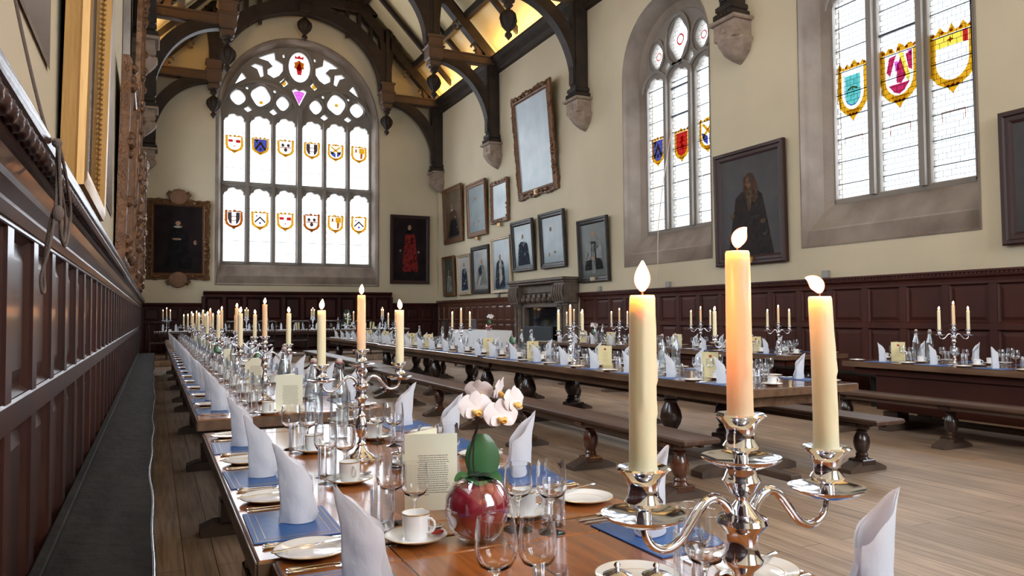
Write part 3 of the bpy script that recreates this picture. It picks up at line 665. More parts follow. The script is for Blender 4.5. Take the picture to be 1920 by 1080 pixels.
    mb = MB().box(cx - 2.95, cx + 2.95, -.15, .15, 11.92, 12.25, .03); obj('collar_beam', mb, m_roof, t)
    mb = MB(); oval_pendant(mb, cx, 0, 11.72, 1.02); mb.box(cx - .2, cx + .2, -.2, .2, 11.6, 11.95, .05); obj('pendant', mb, m_roof, t)
    mb = MB().box(cx - .14, cx + .14, -.14, .14, 12.2, 14.1, .03); obj('king_post', mb, m_roof, t)
    return t
tr = make_truss()
TY = [(25.62, 'roof truss standing against the far end wall around the great window'), (20.65, 'roof truss nearest before the end wall one, over the fireplace side'),
      (15.5, 'roof truss between the tall gilt picture and the right-hand arched window'), (10.15, 'roof truss ending on the corbel between the two right-hand windows')]
for y, lb in TY: place(tr, (0, y, 0), 0, 'dark oak hammerbeam ' + lb, 'hammerbeam roof trusses')
for o in bpy.data.objects:
    if o.get('category') == 'roof truss': o['category'] = 'roof truss'
# purlins, ridge and common rafters between the trusses
def slope_z(x): return 8.75 + (5.6 - abs(x - 4.51)) / 5.6 * 5.75
k = 0
for s in (1, -1):
    for d, nm in ((3.9, 'lower'), (2.0, 'upper')):
        x = 4.51 + s * d; z = slope_z(x) - .16
        side = 'right' if s > 0 else 'left'
        o = obj('purlin', MB().box(x - .09, x + .09, 9.9, YE, z - .14, z + .12, .02), m_roof); tag(o, '%s long dark purlin along the %s roof slope' % (nm, side), 'roof beam', 'purlins')
for y in (24.2, 22.4, 18.9, 17.3, 13.7, 11.9):
    for s in (1, -1):
        mb = MB(); x0 = 4.51 + s * 4.75; x1 = 4.51
        z0, z1 = slope_z(x0) - .10, slope_z(x1) - .10; dz = .2
        q = [(x0, z0), (x0, z0 - dz), (x1, z1 - dz), (x1, z1)]
        mb.prism(q if s < 0 else q[::-1], -.07, .07); o = obj('common_rafter', mb, m_roof); o.location = (0, y, 0)
        w1 = {24.2: 'nearest the end wall', 22.4: 'second from the end wall', 18.9: 'third from the end wall', 17.3: 'fourth from the end wall', 13.7: 'fifth from the end wall', 11.9: 'sixth from the end wall'}[y]
        tag(o, 'slim dark rafter on the %s roof slope, %s' % ('right' if s > 0 else 'left', w1), 'rafter', 'common rafters')
# stone corbels under the wall posts
def make_corbel():
    t = thing('stone_corbel', 'x', 'corbel')
    mb = MB().box(-.34, .34, -.46, 0, 6.46, 6.53, .02); mb.box(-.27, .27, -.38, 0, 6.16, 6.48, .02)
    rows = [(.30, .42, 6.18), (.32, .43, 6.13), (.27, .38, 6.04), (.24, .30, 5.95), (.13, .17, 5.84), (.02, .03, 5.76)]
    v = []; f = []
    for hw, d, z in rows: v += [(-hw, 0, z), (-hw, -d * .55, z), (-hw * .4, -d, z), (hw * .4, -d, z), (hw, -d * .55, z), (hw, 0, z)]
    for k in range(len(rows) - 1):
        for i in range(5): f.append((6 * k + i, 6 * k + 6 + i, 6 * k + 7 + i, 6 * k + 1 + i))
    f.append(tuple(6 * 5 + i for i in range(6))); mb.add(v, f); mb.box(-.035, .035, -.40, -.37, 6.27, 6.36)
    obj('corbel_block', mb, m_corbel, t, 25)
    mb = MB().box(-.24, .24, -.42, 0, 6.53, 6.665, .03)
    for k in range(5): mb.ball((-.18 + .09 * k, -.40, 6.60), .05, 7, 5)
    obj('carved_capital', mb, m_roof, t)
    return t
cb = make_corbel()
WH = {25.62: 'in the far corner', 20.65: 'above the small portraits', 15.5: 'beside the tall gilt picture', 10.15: 'between the two windows'}
for y, _ in TY:
    place(cb, (XR, y, 0), -PI / 2, 'carved stone corbel on the right wall, %s' % (WH[y]), 'roof corbels')
for y, w1 in ((25.62, 'in the far corner, farthest'), (20.65, 'third from the near end'), (15.5, 'second from the near end'), (10.15, 'nearest')):
    place(cb, (XL, y, 0), PI / 2, 'carved stone corbel high on the left wall, %s' % w1, 'roof corbels')

# ------------------------------------------------------------------ pictures
def fig_mat(name, c, c2=None):
    mt = M(name, c, .8, spec=.1, noise=((6, 6, 6), c2 or tuple(x * .7 for x in c))); nt = mt.node_tree; N = nt.nodes; L = nt.links
    tc = next(n for n in N if n.type == 'TEX_COORD'); no = N.new('ShaderNodeTexNoise'); no.inputs['Scale'].default_value = 9; no.inputs['Detail'].default_value = 5
    cr = N.new('ShaderNodeValToRGB'); cr.color_ramp.elements[0].position = .28; cr.color_ramp.elements[1].position = .50   # broken brush marks let the ground show
    tr = N.new('ShaderNodeBsdfTransparent'); mx = N.new('ShaderNodeMixShader'); b = N['Principled BSDF']
    L.new(tc.outputs['Object'], no.inputs['Vector']); L.new(no.outputs[0], cr.inputs[0]); L.new(cr.outputs[0], mx.inputs[0]); L.new(tr.outputs[0], mx.inputs[1]); L.new(b.outputs[0], mx.inputs[2]); L.new(mx.outputs[0], N['Material Output'].inputs[0]); return mt
f_skin = fig_mat('painted_skin', (0.36, .23, .16)); f_white = fig_mat('painted_white', (.42, .40, .36)); f_black = fig_mat('painted_black', (.012, .011, .012))
f_red = fig_mat('painted_red', (.20, .022, .020)); f_navy = fig_mat('painted_navy', (.02, .026, .045)); f_brown = fig_mat('painted_brown', (.09, .05, .03)); f_grey = fig_mat('painted_grey', (.20, .205, .20)); f_wht2 = fig_mat('painted_pale_robe', (.27, .28, .29))
f_dimrobe = fig_mat('painted_dim_robe', (.024, .019, .020), (.034, .027, .026)); f_dim = fig_mat('painted_dim_tan', (.10, .07, .045)); f_dims = fig_mat('painted_dim_skin', (.22, .12, .075))
def canvas_mat(name, c, c2, sc=2.2): return M(name, c, .45, noise=((sc, sc, sc), c2, 3), coat=.10 if max(c) < .06 else .35, coatr=.22, spec=.3)
cv_dark = canvas_mat('dark_oil_canvas', (.022, .016, .016), (.040, .028, .026)); cv_black = M('near_black_canvas', (.012, .008, .009), .8, spec=.08, noise=((2, 2, 2), (.022, .014, .015))); cv_blue_sheen = canvas_mat('blue_grey_sheen_canvas', (.115, .165, .19), (.17, .225, .25))  # blue-grey stands in for window reflection on several varnished canvases
cv_pale_sheen = canvas_mat('pale_blue_sheen_canvas', (.30, .38, .43), (.40, .46, .50)); cv_green = canvas_mat('dark_green_canvas', (.035, .045, .035), (.065, .07, .05)); cv_grey = canvas_mat('grey_canvas', (.17, .17, .17), (.27, .28, .28))  # pale blue is window reflection on varnish, painted into the canvas colour
cv_brown = canvas_mat('brown_canvas', (.055, .038, .022), (.11, .075, .04)); cv_lt = canvas_mat('light_canvas', (.40, .40, .38), (.32, .31, .30))
def body(cx, zt, w, zb, wb): return [(cx - w * .25, zt), (cx - w / 2, zt - .06), (cx - w * .6, zt - .22), (cx - wb / 2, zb), (cx + wb / 2, zb), (cx + w * .6, zt - .22), (cx + w / 2, zt - .06), (cx + w * .25, zt)]
def E_(cx, cz, rx, rz): return ell(cx, cz, rx, rz, 14)
FIG = {
 'none': [],
 'dim': [('painted_robe', [body(.5, .66, .46, .0, .8)], f_dimrobe), ('painted_wig', [[(.42, .80), (.40, .70), (.44, .60), (.50, .55), (.60, .52), (.66, .58), (.64, .72), (.58, .82), (.50, .84)]], f_brown), ('painted_cravat', [[(.46, .66), (.56, .66), (.54, .50), (.50, .44), (.47, .50)]], f_dim), ('painted_face', [E_(.50, .735, .048, .05)], f_dims), ('painted_hand', [E_(.20, .42, .045, .03), E_(.74, .33, .05, .022)], f_dim)],
 'black': [('painted_robe', [body(.5, .70, .36, .06, .6)], f_black), ('painted_face', [E_(.49, .745, .055, .035)], f_skin), ('painted_ruff', [E_(.49, .69, .09, .016)], f_white), ('painted_hand', [E_(.47, .505, .10, .016), E_(.85, .46, .035, .035)], f_skin)],
 'redrobe': [('painted_robe', [body(.5, .78, .30, .14, .50)], f_red), ('painted_collar', [E_(.49, .79, .13, .05)], f_black), ('painted_face', [E_(.48, .855, .055, .045)], f_skin), ('painted_hand', [E_(.2, .48, .03, .02), E_(.76, .46, .03, .02)], f_skin), ('painted_shoe', [E_(.42, .13, .06, .015), E_(.58, .13, .06, .015)], f_black)],
 'faint': [('painted_face', [E_(.42, .74, .06, .05)], f_skin), ('painted_hand', [E_(.60, .22, .05, .03), E_(.30, .18, .04, .05)], f_skin)],
 'faint2': [('painted_face', [E_(.5, .72, .06, .06)], f_skin), ('painted_hand', [E_(.55, .20, .09, .03)], f_skin), ('painted_robe', [body(.5, .6, .5, .02, .7)], f_navy)],
 'gown': [('painted_robe', [body(.42, .60, .42, .02, .62)], f_navy), ('painted_shirt', [[(.36, .60), (.50, .60), (.55, .2), (.38, .1)]], f_white), ('painted_face', [E_(.42, .66, .06, .06)], f_skin)],
 'suit': [('painted_suit', [body(.5, .68, .42, .04, .62)], f_navy), ('painted_shirt', [[(.44, .68), (.56, .68), (.50, .50)]], f_grey), ('painted_face', [E_(.5, .78, .085, .075)], f_skin), ('painted_hand', [E_(.48, .24, .10, .03)], f_skin)],
 'seated': [('painted_robe', [body(.55, .62, .45, .10, .75)], f_grey), ('painted_shirt', [[(.30, .5), (.52, .62), (.60, .40), (.40, .34)]], f_navy), ('painted_face', [E_(.58, .70, .08, .06)], f_skin), ('painted_leg', [[(.25, .10), (.45, .34), (.52, .30), (.36, .06)]], f_white)],
 'bust': [('painted_robe', [body(.5, .52, .44, .02, .7)], f_grey), ('painted_face', [E_(.48, .60, .09, .07)], f_skin), ('painted_collar', [E_(.48, .50, .10, .02)], f_white)],
 'bishop': [('painted_robe', [body(.5, .66, .50, .12, .78)], f_black), ('painted_sleeve', [[(.18, .60), (.42, .78), (.40, .32), (.14, .30)], [(.60, .78), (.84, .60), (.86, .32), (.62, .34)]], f_wht2), ('painted_face', [E_(.5, .80, .08, .055)], f_skin), ('painted_sash', [[(.44, .62), (.56, .62), (.58, .05), (.42, .05)]], f_grey), ('painted_hand', [E_(.46, .34, .10, .03)], f_skin)],
 'old': [('painted_robe', [body(.5, .60, .50, .06, .8)], f_brown), ('painted_robe_dark', [body(.52, .42, .4, .04, .7)], f_black), ('painted_face', [E_(.45, .68, .06, .07)], f_skin), ('painted_collar', [E_(.45, .60, .08, .02)], f_white), ('painted_hand', [E_(.66, .44, .06, .02)], f_skin)],
}
def picture(name, w, h, prof, fm, cm, fig, orn=0.0, ph=0.0, loc=(0, 0, 0), rz=0, lean=0.0, label='', plaque=None, crest=False, bw=.14, depth=.09):
    """framed painting; local x across, -y to the viewer, z up from its bottom edge"""
    t = thing(name, label, 'painting', loc, rz, 'pictures on the walls', rx=lean)
    # frame: moulding profile lofted round the rectangle, subdivided so carved frames can ripple
    nx, nz = (max(4, int(w / .07)), max(4, int(h / .07))) if orn else (1, 1)
    def outline(i, k):
        x0, x1, z0, z1 = -w / 2 + i, w / 2 - i, i, h - i; p = []
        for a in range(nx): p.append((x0 + (x1 - x0) * a / nx, z0))
        for a in range(nz): p.append((x1, z0 + (z1 - z0) * a / nz))
        for a in range(nx): p.append((x1 - (x1 - x0) * a / nx, z1))
        for a in range(nz): p.append((x0, z1 - (z1 - z0) * a / nz))
        if orn and i < bw * .5:
            q = []
            for j, (x, z) in enumerate(p):
                r = orn * (math.sin(j * 1.9 + k) * .5 + .5 * math.sin(j * .55 + ph)); dx = x / (w / 2); dz = (z - h / 2) / (h / 2)
                ed = abs(dx) > abs(dz) * .999
                q.append((x + (r * math.copysign(1, dx) if ed else 0), z + (r * math.copysign(1, dz) if not ed else 0)))
            p = q
        return p
    rings = [(outline(i * bw, k), -d * depth) for k, (i, d) in enumerate(prof)]
    mb = MB(); nn = len(rings[0][0]); mb.add([(x, y, z) for p, y in rings for x, z in p], [(k * nn + i, k * nn + nn + i, k * nn + nn + (i + 1) % nn, k * nn + (i + 1) % nn) for k in range(len(rings) - 1) for i in range(nn)])
    if orn or crest:
        rnd = random.Random(int(w * 100))
        for j in range(int((w + h) * 7)):
            u = rnd.random() * 2 * (w + h)
            if u < w: x, z = -w / 2 + u, 0
            elif u < w + h: x, z = w / 2, u - w
            elif u < 2 * w + h: x, z = w / 2 - (u - w - h), h
            else: x, z = -w / 2, h - (u - 2 * w - h)
            x *= (1 - bw * .9 / w); z = bw * .45 + z * (1 - bw * .9 / h)
            mb.ball((x, -depth * .85, z), bw * (.16 + .14 * rnd.random()), 7, 5, sx=1 + rnd.random() * .6)
    obj('picture_frame', mb, fm, t, 40)
    if crest:
        for zc, s in ((h + .10, 1), (-.02, -1)):
            mb = MB(); mb.lathe([(0, -.06), (.22, -.05), (.26, 0), (.24, .05), (0, .08)], 12, (0, 0, 0)); mb.xf(Matrix.Translation((0, -depth * .7, zc - s * .02)) @ Matrix.Rotation(PI / 2, 4, 'X') @ Matrix.Scale(1.15, 4, (1, 0, 0)))
            for sx in (-1, 1): mb.tube([(sx * .26, -depth, zc - s * .05), (sx * .34, -depth, zc + s * .05), (sx * .28, -depth, zc + s * .14), (sx * .20, -depth, zc + s * .08)], .04, 6)
            obj('cartouche', mb, fm, t, 50)
    ci = bw * .97; yc = -depth * .30
    obj('canvas', MB().add([(-w / 2 + ci, yc, ci), (w / 2 - ci, yc, ci), (w / 2 - ci, yc, h - ci), (-w / 2 + ci, yc, h - ci)], [(0, 1, 2, 3)]), cm, t, 0)
    W2, H2 = w - 2 * ci, h - 2 * ci
    for k, (nm, polys, mt) in enumerate(FIG[fig]):
        obj(nm, flat([[(-W2 / 2 + x * W2, ci + max(.004, min(.996, z)) * H2) for x, z in p] for p in polys], yc - .0015 * (k + 1)), mt, t, 0)
    obj('backing_board', MB().box(-w / 2 + .02, w / 2 - .02, -.01, 0, .02, h - .02), m_frame, t, 0)
    if plaque:
        obj('name_plaque', MB().box(-.10, .10, -depth * 1.05, -depth * .6, (-.12 if plaque == 2 else bw * .15), (-.01 if plaque == 2 else bw * .8), .004), m_gilt if plaque != 3 else m_framel, t)
    return t
PR1 = [(0, 0), (0, .75), (.12, 1.0), (.35, .92), (.45, .66), (.70, .62), (.85, .45), (1.0, .28)]
PR2 = [(0, 0), (0, .6), (.10, .8), (.22, .82), (.30, .55), (.62, .85), (.72, 1.0), (.82, .9), (.88, .5), (1.0, .28)]
def rpic(y0, y1, z0, z1, lean_d, **k):
    h = z1 - z0; return picture('framed_portrait' if k.get('fig') != 'none' else 'framed_painting', y1 - y0, math.hypot(h, lean_d), loc=(XR - .02, (y0 + y1) / 2, z0), rz=-PI / 2, lean=math.atan2(lean_d, h), **k)
rpic(23.41, 25.16, 3.83, 5.80, .07, prof=PR1, fm=m_giltd, cm=cv_brown, fig='old', bw=.17, label='gold-framed dark full-length portrait, top left by the far corner of the right wall')
rpic(21.36, 22.94, 3.85, 5.62, .07, prof=PR1, fm=m_giltd, cm=cv_blue_sheen, fig='faint', bw=.17, plaque=2, label='portrait with painted-in blue-grey window sheen, brown gilt frame, second in upper row')
rpic(19.79, 21.02, 4.10, 5.39, .03, prof=PR1, fm=m_giltd, cm=cv_pale_sheen, fig='none', bw=.14, orn=.02, plaque=2, label='small canvas with pale blue sheen painted in, wavy gilt frame, third in upper row')
rpic(24.13, 25.23, 1.98, 3.39, .06, prof=PR1, fm=m_giltd, cm=cv_green, fig='bust', bw=.12, label='small dark portrait in thin gold frame, lower row nearest the far corner')
rpic(22.68, 23.83, 1.99, 3.35, .05, prof=PR1, fm=m_framel, cm=cv_lt, fig='suit', bw=.11, label='portrait of a person in dark suit on light ground, pale frame, lower row')
rpic(21.17, 22.55, 2.0, 3.52, .05, prof=PR1, fm=m_frame, cm=cv_grey, fig='seated', bw=.14, label='portrait of a seated person in grey, dark frame, third in lower row')
rpic(19.62, 21.01, 1.97, 3.66, .03, prof=PR1, fm=m_framel, cm=cv_blue_sheen, fig='gown', bw=.10, label='blue portrait with white shirt front beside the fireplace, fourth in lower row')
rpic(18.11, 19.46, 2.54, 3.97, .09, prof=PR1, fm=m_frame, cm=cv_blue_sheen, fig='faint2', bw=.15, label='portrait with painted-in blue-grey sheen, black moulded frame above the fireplace, left one')
rpic(16.39, 17.74, 2.53, 4.0, .08, prof=PR1, fm=m_frame, cm=cv_blue_sheen, fig='faint', bw=.15, label='portrait with painted-in grey sheen, black moulded frame above the fireplace, right one')
rpic(14.42, 15.74, 2.08, 3.59, .06, prof=PR1, fm=m_frame, cm=cv_green, fig='bishop', bw=.14, plaque=3, label='portrait with billowing white sleeves in dark frame, left of the arched window')
rpic(16.79, 19.11, 4.56, 7.45, .23, prof=PR2, fm=m_giltd, cm=cv_pale_sheen, fig='none', bw=.22, orn=.04, plaque=1, label='tall painting, pale blue sheen painted in, carved gilt frame, largest on the right wall')
rpic(9.10, 10.80, 2.16, 4.21, .03, prof=PR1, fm=m_framer, cm=cv_dark, fig='dim', bw=.16, plaque=1, label='dark portrait of a person in a long wig between the two arched windows')
rpic(3.95, 5.63, 2.11, 3.74, .02, prof=PR1, fm=m_framer, cm=cv_dark, fig='none', bw=.16, label='dark painting cut by the right edge of the view')
# end wall pair
picture('framed_portrait', 1.84, 2.55, PR2, m_giltd, cv_black, 'black', .03, 0, (0.66, YE - .02, 2.50), 0, .02, 'portrait of person in black, crested gilt frame, left of the great window', crest=True, bw=.22)
picture('framed_portrait', 1.48, 2.48, PR1, m_framer, cv_black, 'redrobe', 0, 0, (8.33, YE - .02, 2.46), 0, .02, 'full-length portrait in long red robe, right of the great window', bw=.13)
# left wall, seen at a glancing angle
def lpic(y0, y1, z0, z1, **k): return picture('framed_painting', y1 - y0, z1 - z0, loc=(XL + .015, (y0 + y1) / 2, z0), rz=PI / 2, lean=.02, **k)
g = lpic(3.98, 5.55, 1.90, 4.40, prof=[(0, 0), (0, .55), (.10, .62), (.12, .9), (.25, 1.0), (.42, .96), (.48, .7), (.75, .62), (.80, .45), (1.0, .28)], fm=m_gilt, cm=cv_dark, fig='none', bw=.26, depth=.11, label='large bright gold frame on the left wall nearest the camera')
for sx in (-1, 1):
    mb = MB()
    for k in range(70): mb.ball((sx * (.785 - .215), -.072, .12 + k * .032), .0165, 6, 5)
    obj('bead_moulding', mb, m_gilt, g)
lpic(9.3, 11.2, 1.93, 4.25, prof=PR2, fm=m_giltd, cm=cv_brown, fig='none', bw=.24, orn=.02, depth=.13, label='carved brown and gilt frame on the left wall, second from the camera')
lpic(13.95, 15.08, 1.93, 7.9, prof=PR2, fm=m_giltd, cm=cv_brown, fig='none', bw=.26, orn=.03, depth=.13, label='very tall carved brown frame on the left wall, behind the second frame')
lpic(19.3, 21.2, 1.95, 5.2, prof=PR2, fm=m_giltd, cm=cv_brown, fig='none', bw=.24, orn=.04, depth=.15, label='carved gilt frame on the left wall, farthest from the camera')

# ------------------------------------------------------------------ fireplace
t = thing('fireplace', 'tall dark carved stone fireplace on the right wall below two portraits', 'fireplace', (XR, 17.4, 0), -PI / 2)
for s in (-1, 1):
    mb = MB().box(s * 1.50, s * 1.02, -.40, 0, 0, .30, .02)
    for dx in (-.10, .10): mb.lathe([(.10, .3), (.10, .36), (.075, .40), (.07, 1.2), (.075, 1.5), (.10, 1.54), (.10, 1.6)], 10, (s * 1.27 + dx, -.30, 0))
    mb.box(s * 1.46, s * 1.08, -.24, 0, .3, 1.6, .02); obj('paired_column', mb, m_fp, t)
for s in (-1, 1):
    mb = MB(); v0 = len(mb.v); mb.prism([(s * 1.04, 1.6), (s * 1.50, 1.6), (s * 1.54, 2.12), (s * 1.0, 2.12)][::s], -.44, 0)
    for k in range(5): mb.tube([(s * 1.04 + s * .115 * k, -.45, 1.66), (s * 1.04 + s * .115 * k, -.50, 1.85), (s * 1.04 + s * .115 * k, -.47, 2.05)], .035, 6)
    obj('corner_bracket', mb, m_fp, t)
mb = MB().box(-1.60, 1.60, -.52, 0, 2.16, 2.24, .02); mb.box(-1.56, 1.56, -.47, 0, 2.10, 2.17, .02); mb.box(-1.1, 1.1, -.30, 0, 1.88, 2.12, .01); obj('mantel_shelf', mb, m_fp, t)
mb = MB().box(-1.08, 1.08, -.26, 0, 1.56, 1.92)
for k in range(7): x = -.90 + k * .30; mb.box(x - .08, x + .08, -.34, -.25, 1.62, 1.86, .03); mb.ball((x, -.34, 1.70), .07, 8, 6)
obj('carved_frieze', mb, m_fp, t)
mb = MB().box(-1.05, -.92, -.30, -.02, 0, 1.56, .02); mb.box(.92, 1.05, -.30, -.02, 0, 1.56, .02); mb.box(-1.0, 1.0, -.30, -.02, 1.50, 1.58, .01); obj('opening_moulding', mb, m_fp, t)
obj('fireback', MB().box(-.93, .93, -.16, -.08, 0, 1.52), m_black, t, 0)
o = obj('fire_screen', MB().box(-.78, .78, -.05, 0, 0.002, 1.0, .01), m_slate); o.location = (XR - .34, 17.4, 0); o.rotation_euler = (0, 0, -PI / 2); tag(o, 'low slate-coloured screen standing in the fireplace opening', 'fire screen')

# ------------------------------------------------------------------ benches
BAL = [(0, .085), (.055, .085), (.060, .10), (.045, .12), (.050, .135), (.040, .15), (.058, .19), (.066, .235), (.060, .275), (.040, .315), (.050, .328), (.036, .342), (.040, .355), (.055, .37), (.055, .375), (0, .375)]
def make_bench(L, W, legs, label, loc, group, lm=m_leg, fm=m_foot, nm='long_bench', H=.45):
    """local: x across, y along from 0 to L"""
    t = thing(nm, label, 'bench', loc, 0, group)
    mb = MB().box(-W / 2, W / 2, 0, L, H - .042, H, .012); obj('seat_plank', mb, m_bench, t)
    mb = MB()
    for s in (-1, 1): mb.box(s * (W / 2 - .07), s * (W / 2 - .045), .12, L - .12, H - .085, H - .042, .004)
    obj('seat_rail', mb, m_bench, t)
    for y in legs:
        mb = MB().box(-W / 2 + .03, W / 2 - .03, y - .06, y + .06, H - .085, H - .042, .01); mb.box(-.07, .07, y - .06, y + .06, .36, H - .08, .01)
        mb.lathe(BAL, 14, (0, y, 0)); mb.box(-.072, .072, y - .072, y + .072, .055, .10, .006); lg = obj('leg', mb, lm, t)
        mb = MB().prism([(-.21, 0.001), (.21, 0.001), (.21, .03), (.15, .055), (.07, .085), (-.07, .085), (-.15, .055), (-.21, .03)], y - .065, y + .065)
        obj('foot', mb, fm, lg)
    return t
G = 'movable oak benches'
make_bench(7.9, .31, [.25, 1.45, 2.65, 3.95, 5.2, 6.4, 7.6], 'long oak bench on the left side of the middle table, its near end in front', (3.36, 4.04, 0), G)
make_bench(7.2, .31, [.3, 1.9, 3.6, 5.3, 6.9], 'long oak bench continuing behind the first one, farther along the middle table', (3.52, 12.02, 0), G)
make_bench(6.6, .33, [.28, 1.8, 3.3, 4.9, 6.3], 'oak bench right of the middle table, pale worn end in front', (5.28, 4.08, 0), G, m_legd)
make_bench(7.6, .33, [.28, 2.1, 3.8, 5.6, 7.3], 'farther long oak bench on the right side of the middle table', (5.40, 10.8, 0), G, m_legd)
make_bench(6.4, .30, [.3, 1.9, 3.4, 4.9, 6.1], 'dark bench along the left side of the nearest right-hand table', (6.93, -.2, 0), G, m_legd)
make_bench(6.6, .30, [.3, 1.9, 3.4, 4.9, 6.3], 'dark bench along the left side of the farther right-hand table', (7.02, 7.3, 0), G, m_legd)
# fixed bench along the left wall
t = thing('wall_bench', 'long black wooden bench fixed along the left wall panelling', 'bench', (XL + .07, 0, 0))
mb = MB(); v = []; f = []; ny = 130; wob = lambda y: .006 * math.sin(y * 2.3) + .008 * math.sin(y * .71 + 1) + .005 * math.sin(y * 5.1)
for k in range(ny + 1):
    y = -1 + 20.85 * k / ny; x1 = .352 + wob(y)
    v += [(0, y, .41), (0, y, .452), (x1 - .012, y, .452), (x1 - .003, y, .446), (x1, y, .435), (x1 - .006, y, .41)]
for k in range(ny):
    for i in range(6): f.append((6 * k + i, 6 * k + 6 + i, 6 * k + 6 + (i + 1) % 6, 6 * k + (i + 1) % 6))
f += [tuple(range(6)), tuple(range(6 * ny + 5, 6 * ny - 1, -1))]
obj('seat_plank', mb.add(v, f), m_wallbench, t, 50)
mb = MB(); mb.tube([(.350 + wob(-1 + 20.85 * k / 160), -1 + 20.85 * k / 160, .441) for k in range(161)], .0095, 8); obj('worn_edge', mb, m_nosing, t, 60)
obj('back_strip', MB().box(-.012, .03, -1, 19.8, .452, .475, .006), m_wallbench, t)
obj('apron', MB().box(.27, .295, -1, 19.8, .30, .412), m_wallbench, t)
for k in range(9): obj('support', MB().box(.02, .27, .5 + 2.35 * k, .56 + 2.35 * k, 0.001, .41, .004), m_wallbench, t)
t = thing('wall_bench', 'dark wooden bench fixed along the right wall panelling', 'bench', (XR - .14, 0, 0))
obj('seat_plank', MB().box(-.36, 0, -3, 15.4, .41, .45, .008), m_wallbench, t)
for k in range(8): obj('support', MB().box(-.30, -.02, -2 + 2.3 * k, -1.94 + 2.3 * k, 0.001, .41, .004), m_wallbench, t)

# ------------------------------------------------------------------ tables
TBAL = [(0, .20), (.085, .20), (.088, .23), (.060, .255), (.068, .275), (.055, .29), (.085, .34), (.098, .39), (.086, .45), (.052, .52), (.062, .54), (.048, .555), (.055, .58), (.085, .60), (.085, .61), (0, .61)]
def make_table(L, W, legs, label, loc, topm, lm=m_legd, H=.75, solid=False, group='dining tables', rz=0, th=.045, boards=True, sx=None, s0=None, extra=()):
    t = thing('dining_table', label, 'table', loc, rz, group)
    if boards and L > 1.2:
        obj('table_top', MB().box(0, W, .13, L - .13, H - th, H, .005), topm, t)
        mb = MB().box(0, W, 0, .128, H - th, H, .005); obj('clamp_board', mb, topm, t); obj('clamp_board', MB().box(0, W, L - .128, L, H - th, H, .005), topm, t)
    else: obj('table_top', MB().box(0, W, 0, L, H - th, H, .005), topm, t)
    obj('edge_moulding', MB().box(-.006, .0, .002, L - .002, H - th - .002, H - .004, .002).box(W, W + .006, .002, L - .002, H - th - .002, H - .004, .002).box(0, W, -.006, 0, H - th - .002, H - .004, .002), m_edge, t)
    mb = MB()
    for x in (.10, W - .10): mb.box(x - .014, x + .014, .10, L - .10, H - th - .085, H - th)
    for y in (.10, L - .12): mb.box(.10, W - .10, y, y + .025, H - th - .085, H - th)
    obj('apron', mb, m_edge if not solid else m_wains, t)
    if solid:
        obj('front_board', MB().box(.12, .145, .35, L - .35, .22, H - th - .02), m_wains, t)
    for y in legs:
        for x in (.24, W - .24):
            mb = MB().lathe([(r, z) for r, z in TBAL], 16, (x, y, 0)); mb.box(x - .09, x + .09, y - .09, y + .09, .075, .205, .008); mb.box(x - .085, x + .085, y - .085, y + .085, .60, H - th - .002, .008)
            for s in (-1, 1): mb.prism([(x + s * .08, .60), (x + s * .08, H - th - .01), (x + s * .19, H - th - .01), (x + s * .15, .66)][::-s], y - .03, y + .03)
            obj('leg', mb, lm, t)
        mb = MB().prism([(.04, 0.001), (W - .04, 0.001), (W - .04, .05), (W - .12, .08), (.12, .08), (.04, .05)], y - .07, y + .07); obj('sled_foot', mb, m_foot, t)
    for y in extra: obj('sled_foot', MB().prism([(.0, 0.001), (W - .1, 0.001), (W - .1, .05), (W - .18, .08), (.08, .08), (.0, .05)], y - .07, y + .07), m_foot, t)
    if len(legs) > 1:
        c = sx or W / 2; mb = MB().box(c - .05, c + .05, (legs[0] - .22) if s0 is None else s0, legs[-1] + .22, .08, .135, .008); obj('stretcher', mb, m_foot, t)
    return t
TB_N = make_table(1.97, 1.01, [.35, 1.62], 'polished oak table section nearest the camera on the left, under the largest candelabrum', (.25, -.2, 0), m_top, th=.05)
make_table(2.065, 1.045, [.35, 1.72], 'polished orange-brown oak table section holding the orchid, second on the left', (.215, 1.782, 0), m_top, th=.05)
make_table(7.6, 1.045, [.5, 2.6, 4.8, 7.0], 'long oak table on the left beyond the gap, crowded with glasses', (.215, 4.36, 0), m_top, th=.06)
make_table(7.7, 1.045, [.6, 2.8, 5.0, 7.1], 'farthest long oak table of the left row, nearly reaching the high table', (.215, 11.99, 0), m_top, th=.06)
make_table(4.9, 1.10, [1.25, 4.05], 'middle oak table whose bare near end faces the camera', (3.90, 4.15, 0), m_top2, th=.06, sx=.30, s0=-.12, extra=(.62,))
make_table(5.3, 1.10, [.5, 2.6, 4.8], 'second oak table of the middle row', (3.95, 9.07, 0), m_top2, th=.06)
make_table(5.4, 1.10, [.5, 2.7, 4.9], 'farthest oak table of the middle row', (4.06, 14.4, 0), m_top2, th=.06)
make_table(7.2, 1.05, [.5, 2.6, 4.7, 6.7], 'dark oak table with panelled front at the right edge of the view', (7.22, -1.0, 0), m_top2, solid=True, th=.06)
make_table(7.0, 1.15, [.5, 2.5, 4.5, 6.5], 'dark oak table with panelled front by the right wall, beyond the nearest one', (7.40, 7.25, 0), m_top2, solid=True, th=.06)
# high table across the dais
t = make_table(7.3, .85, [.5, 2.6, 4.7, 6.8], 'high table on the platform across the far end', (0.0, 23.65, .15), m_top2, solid=True, rz=-PI / 2, th=.05)
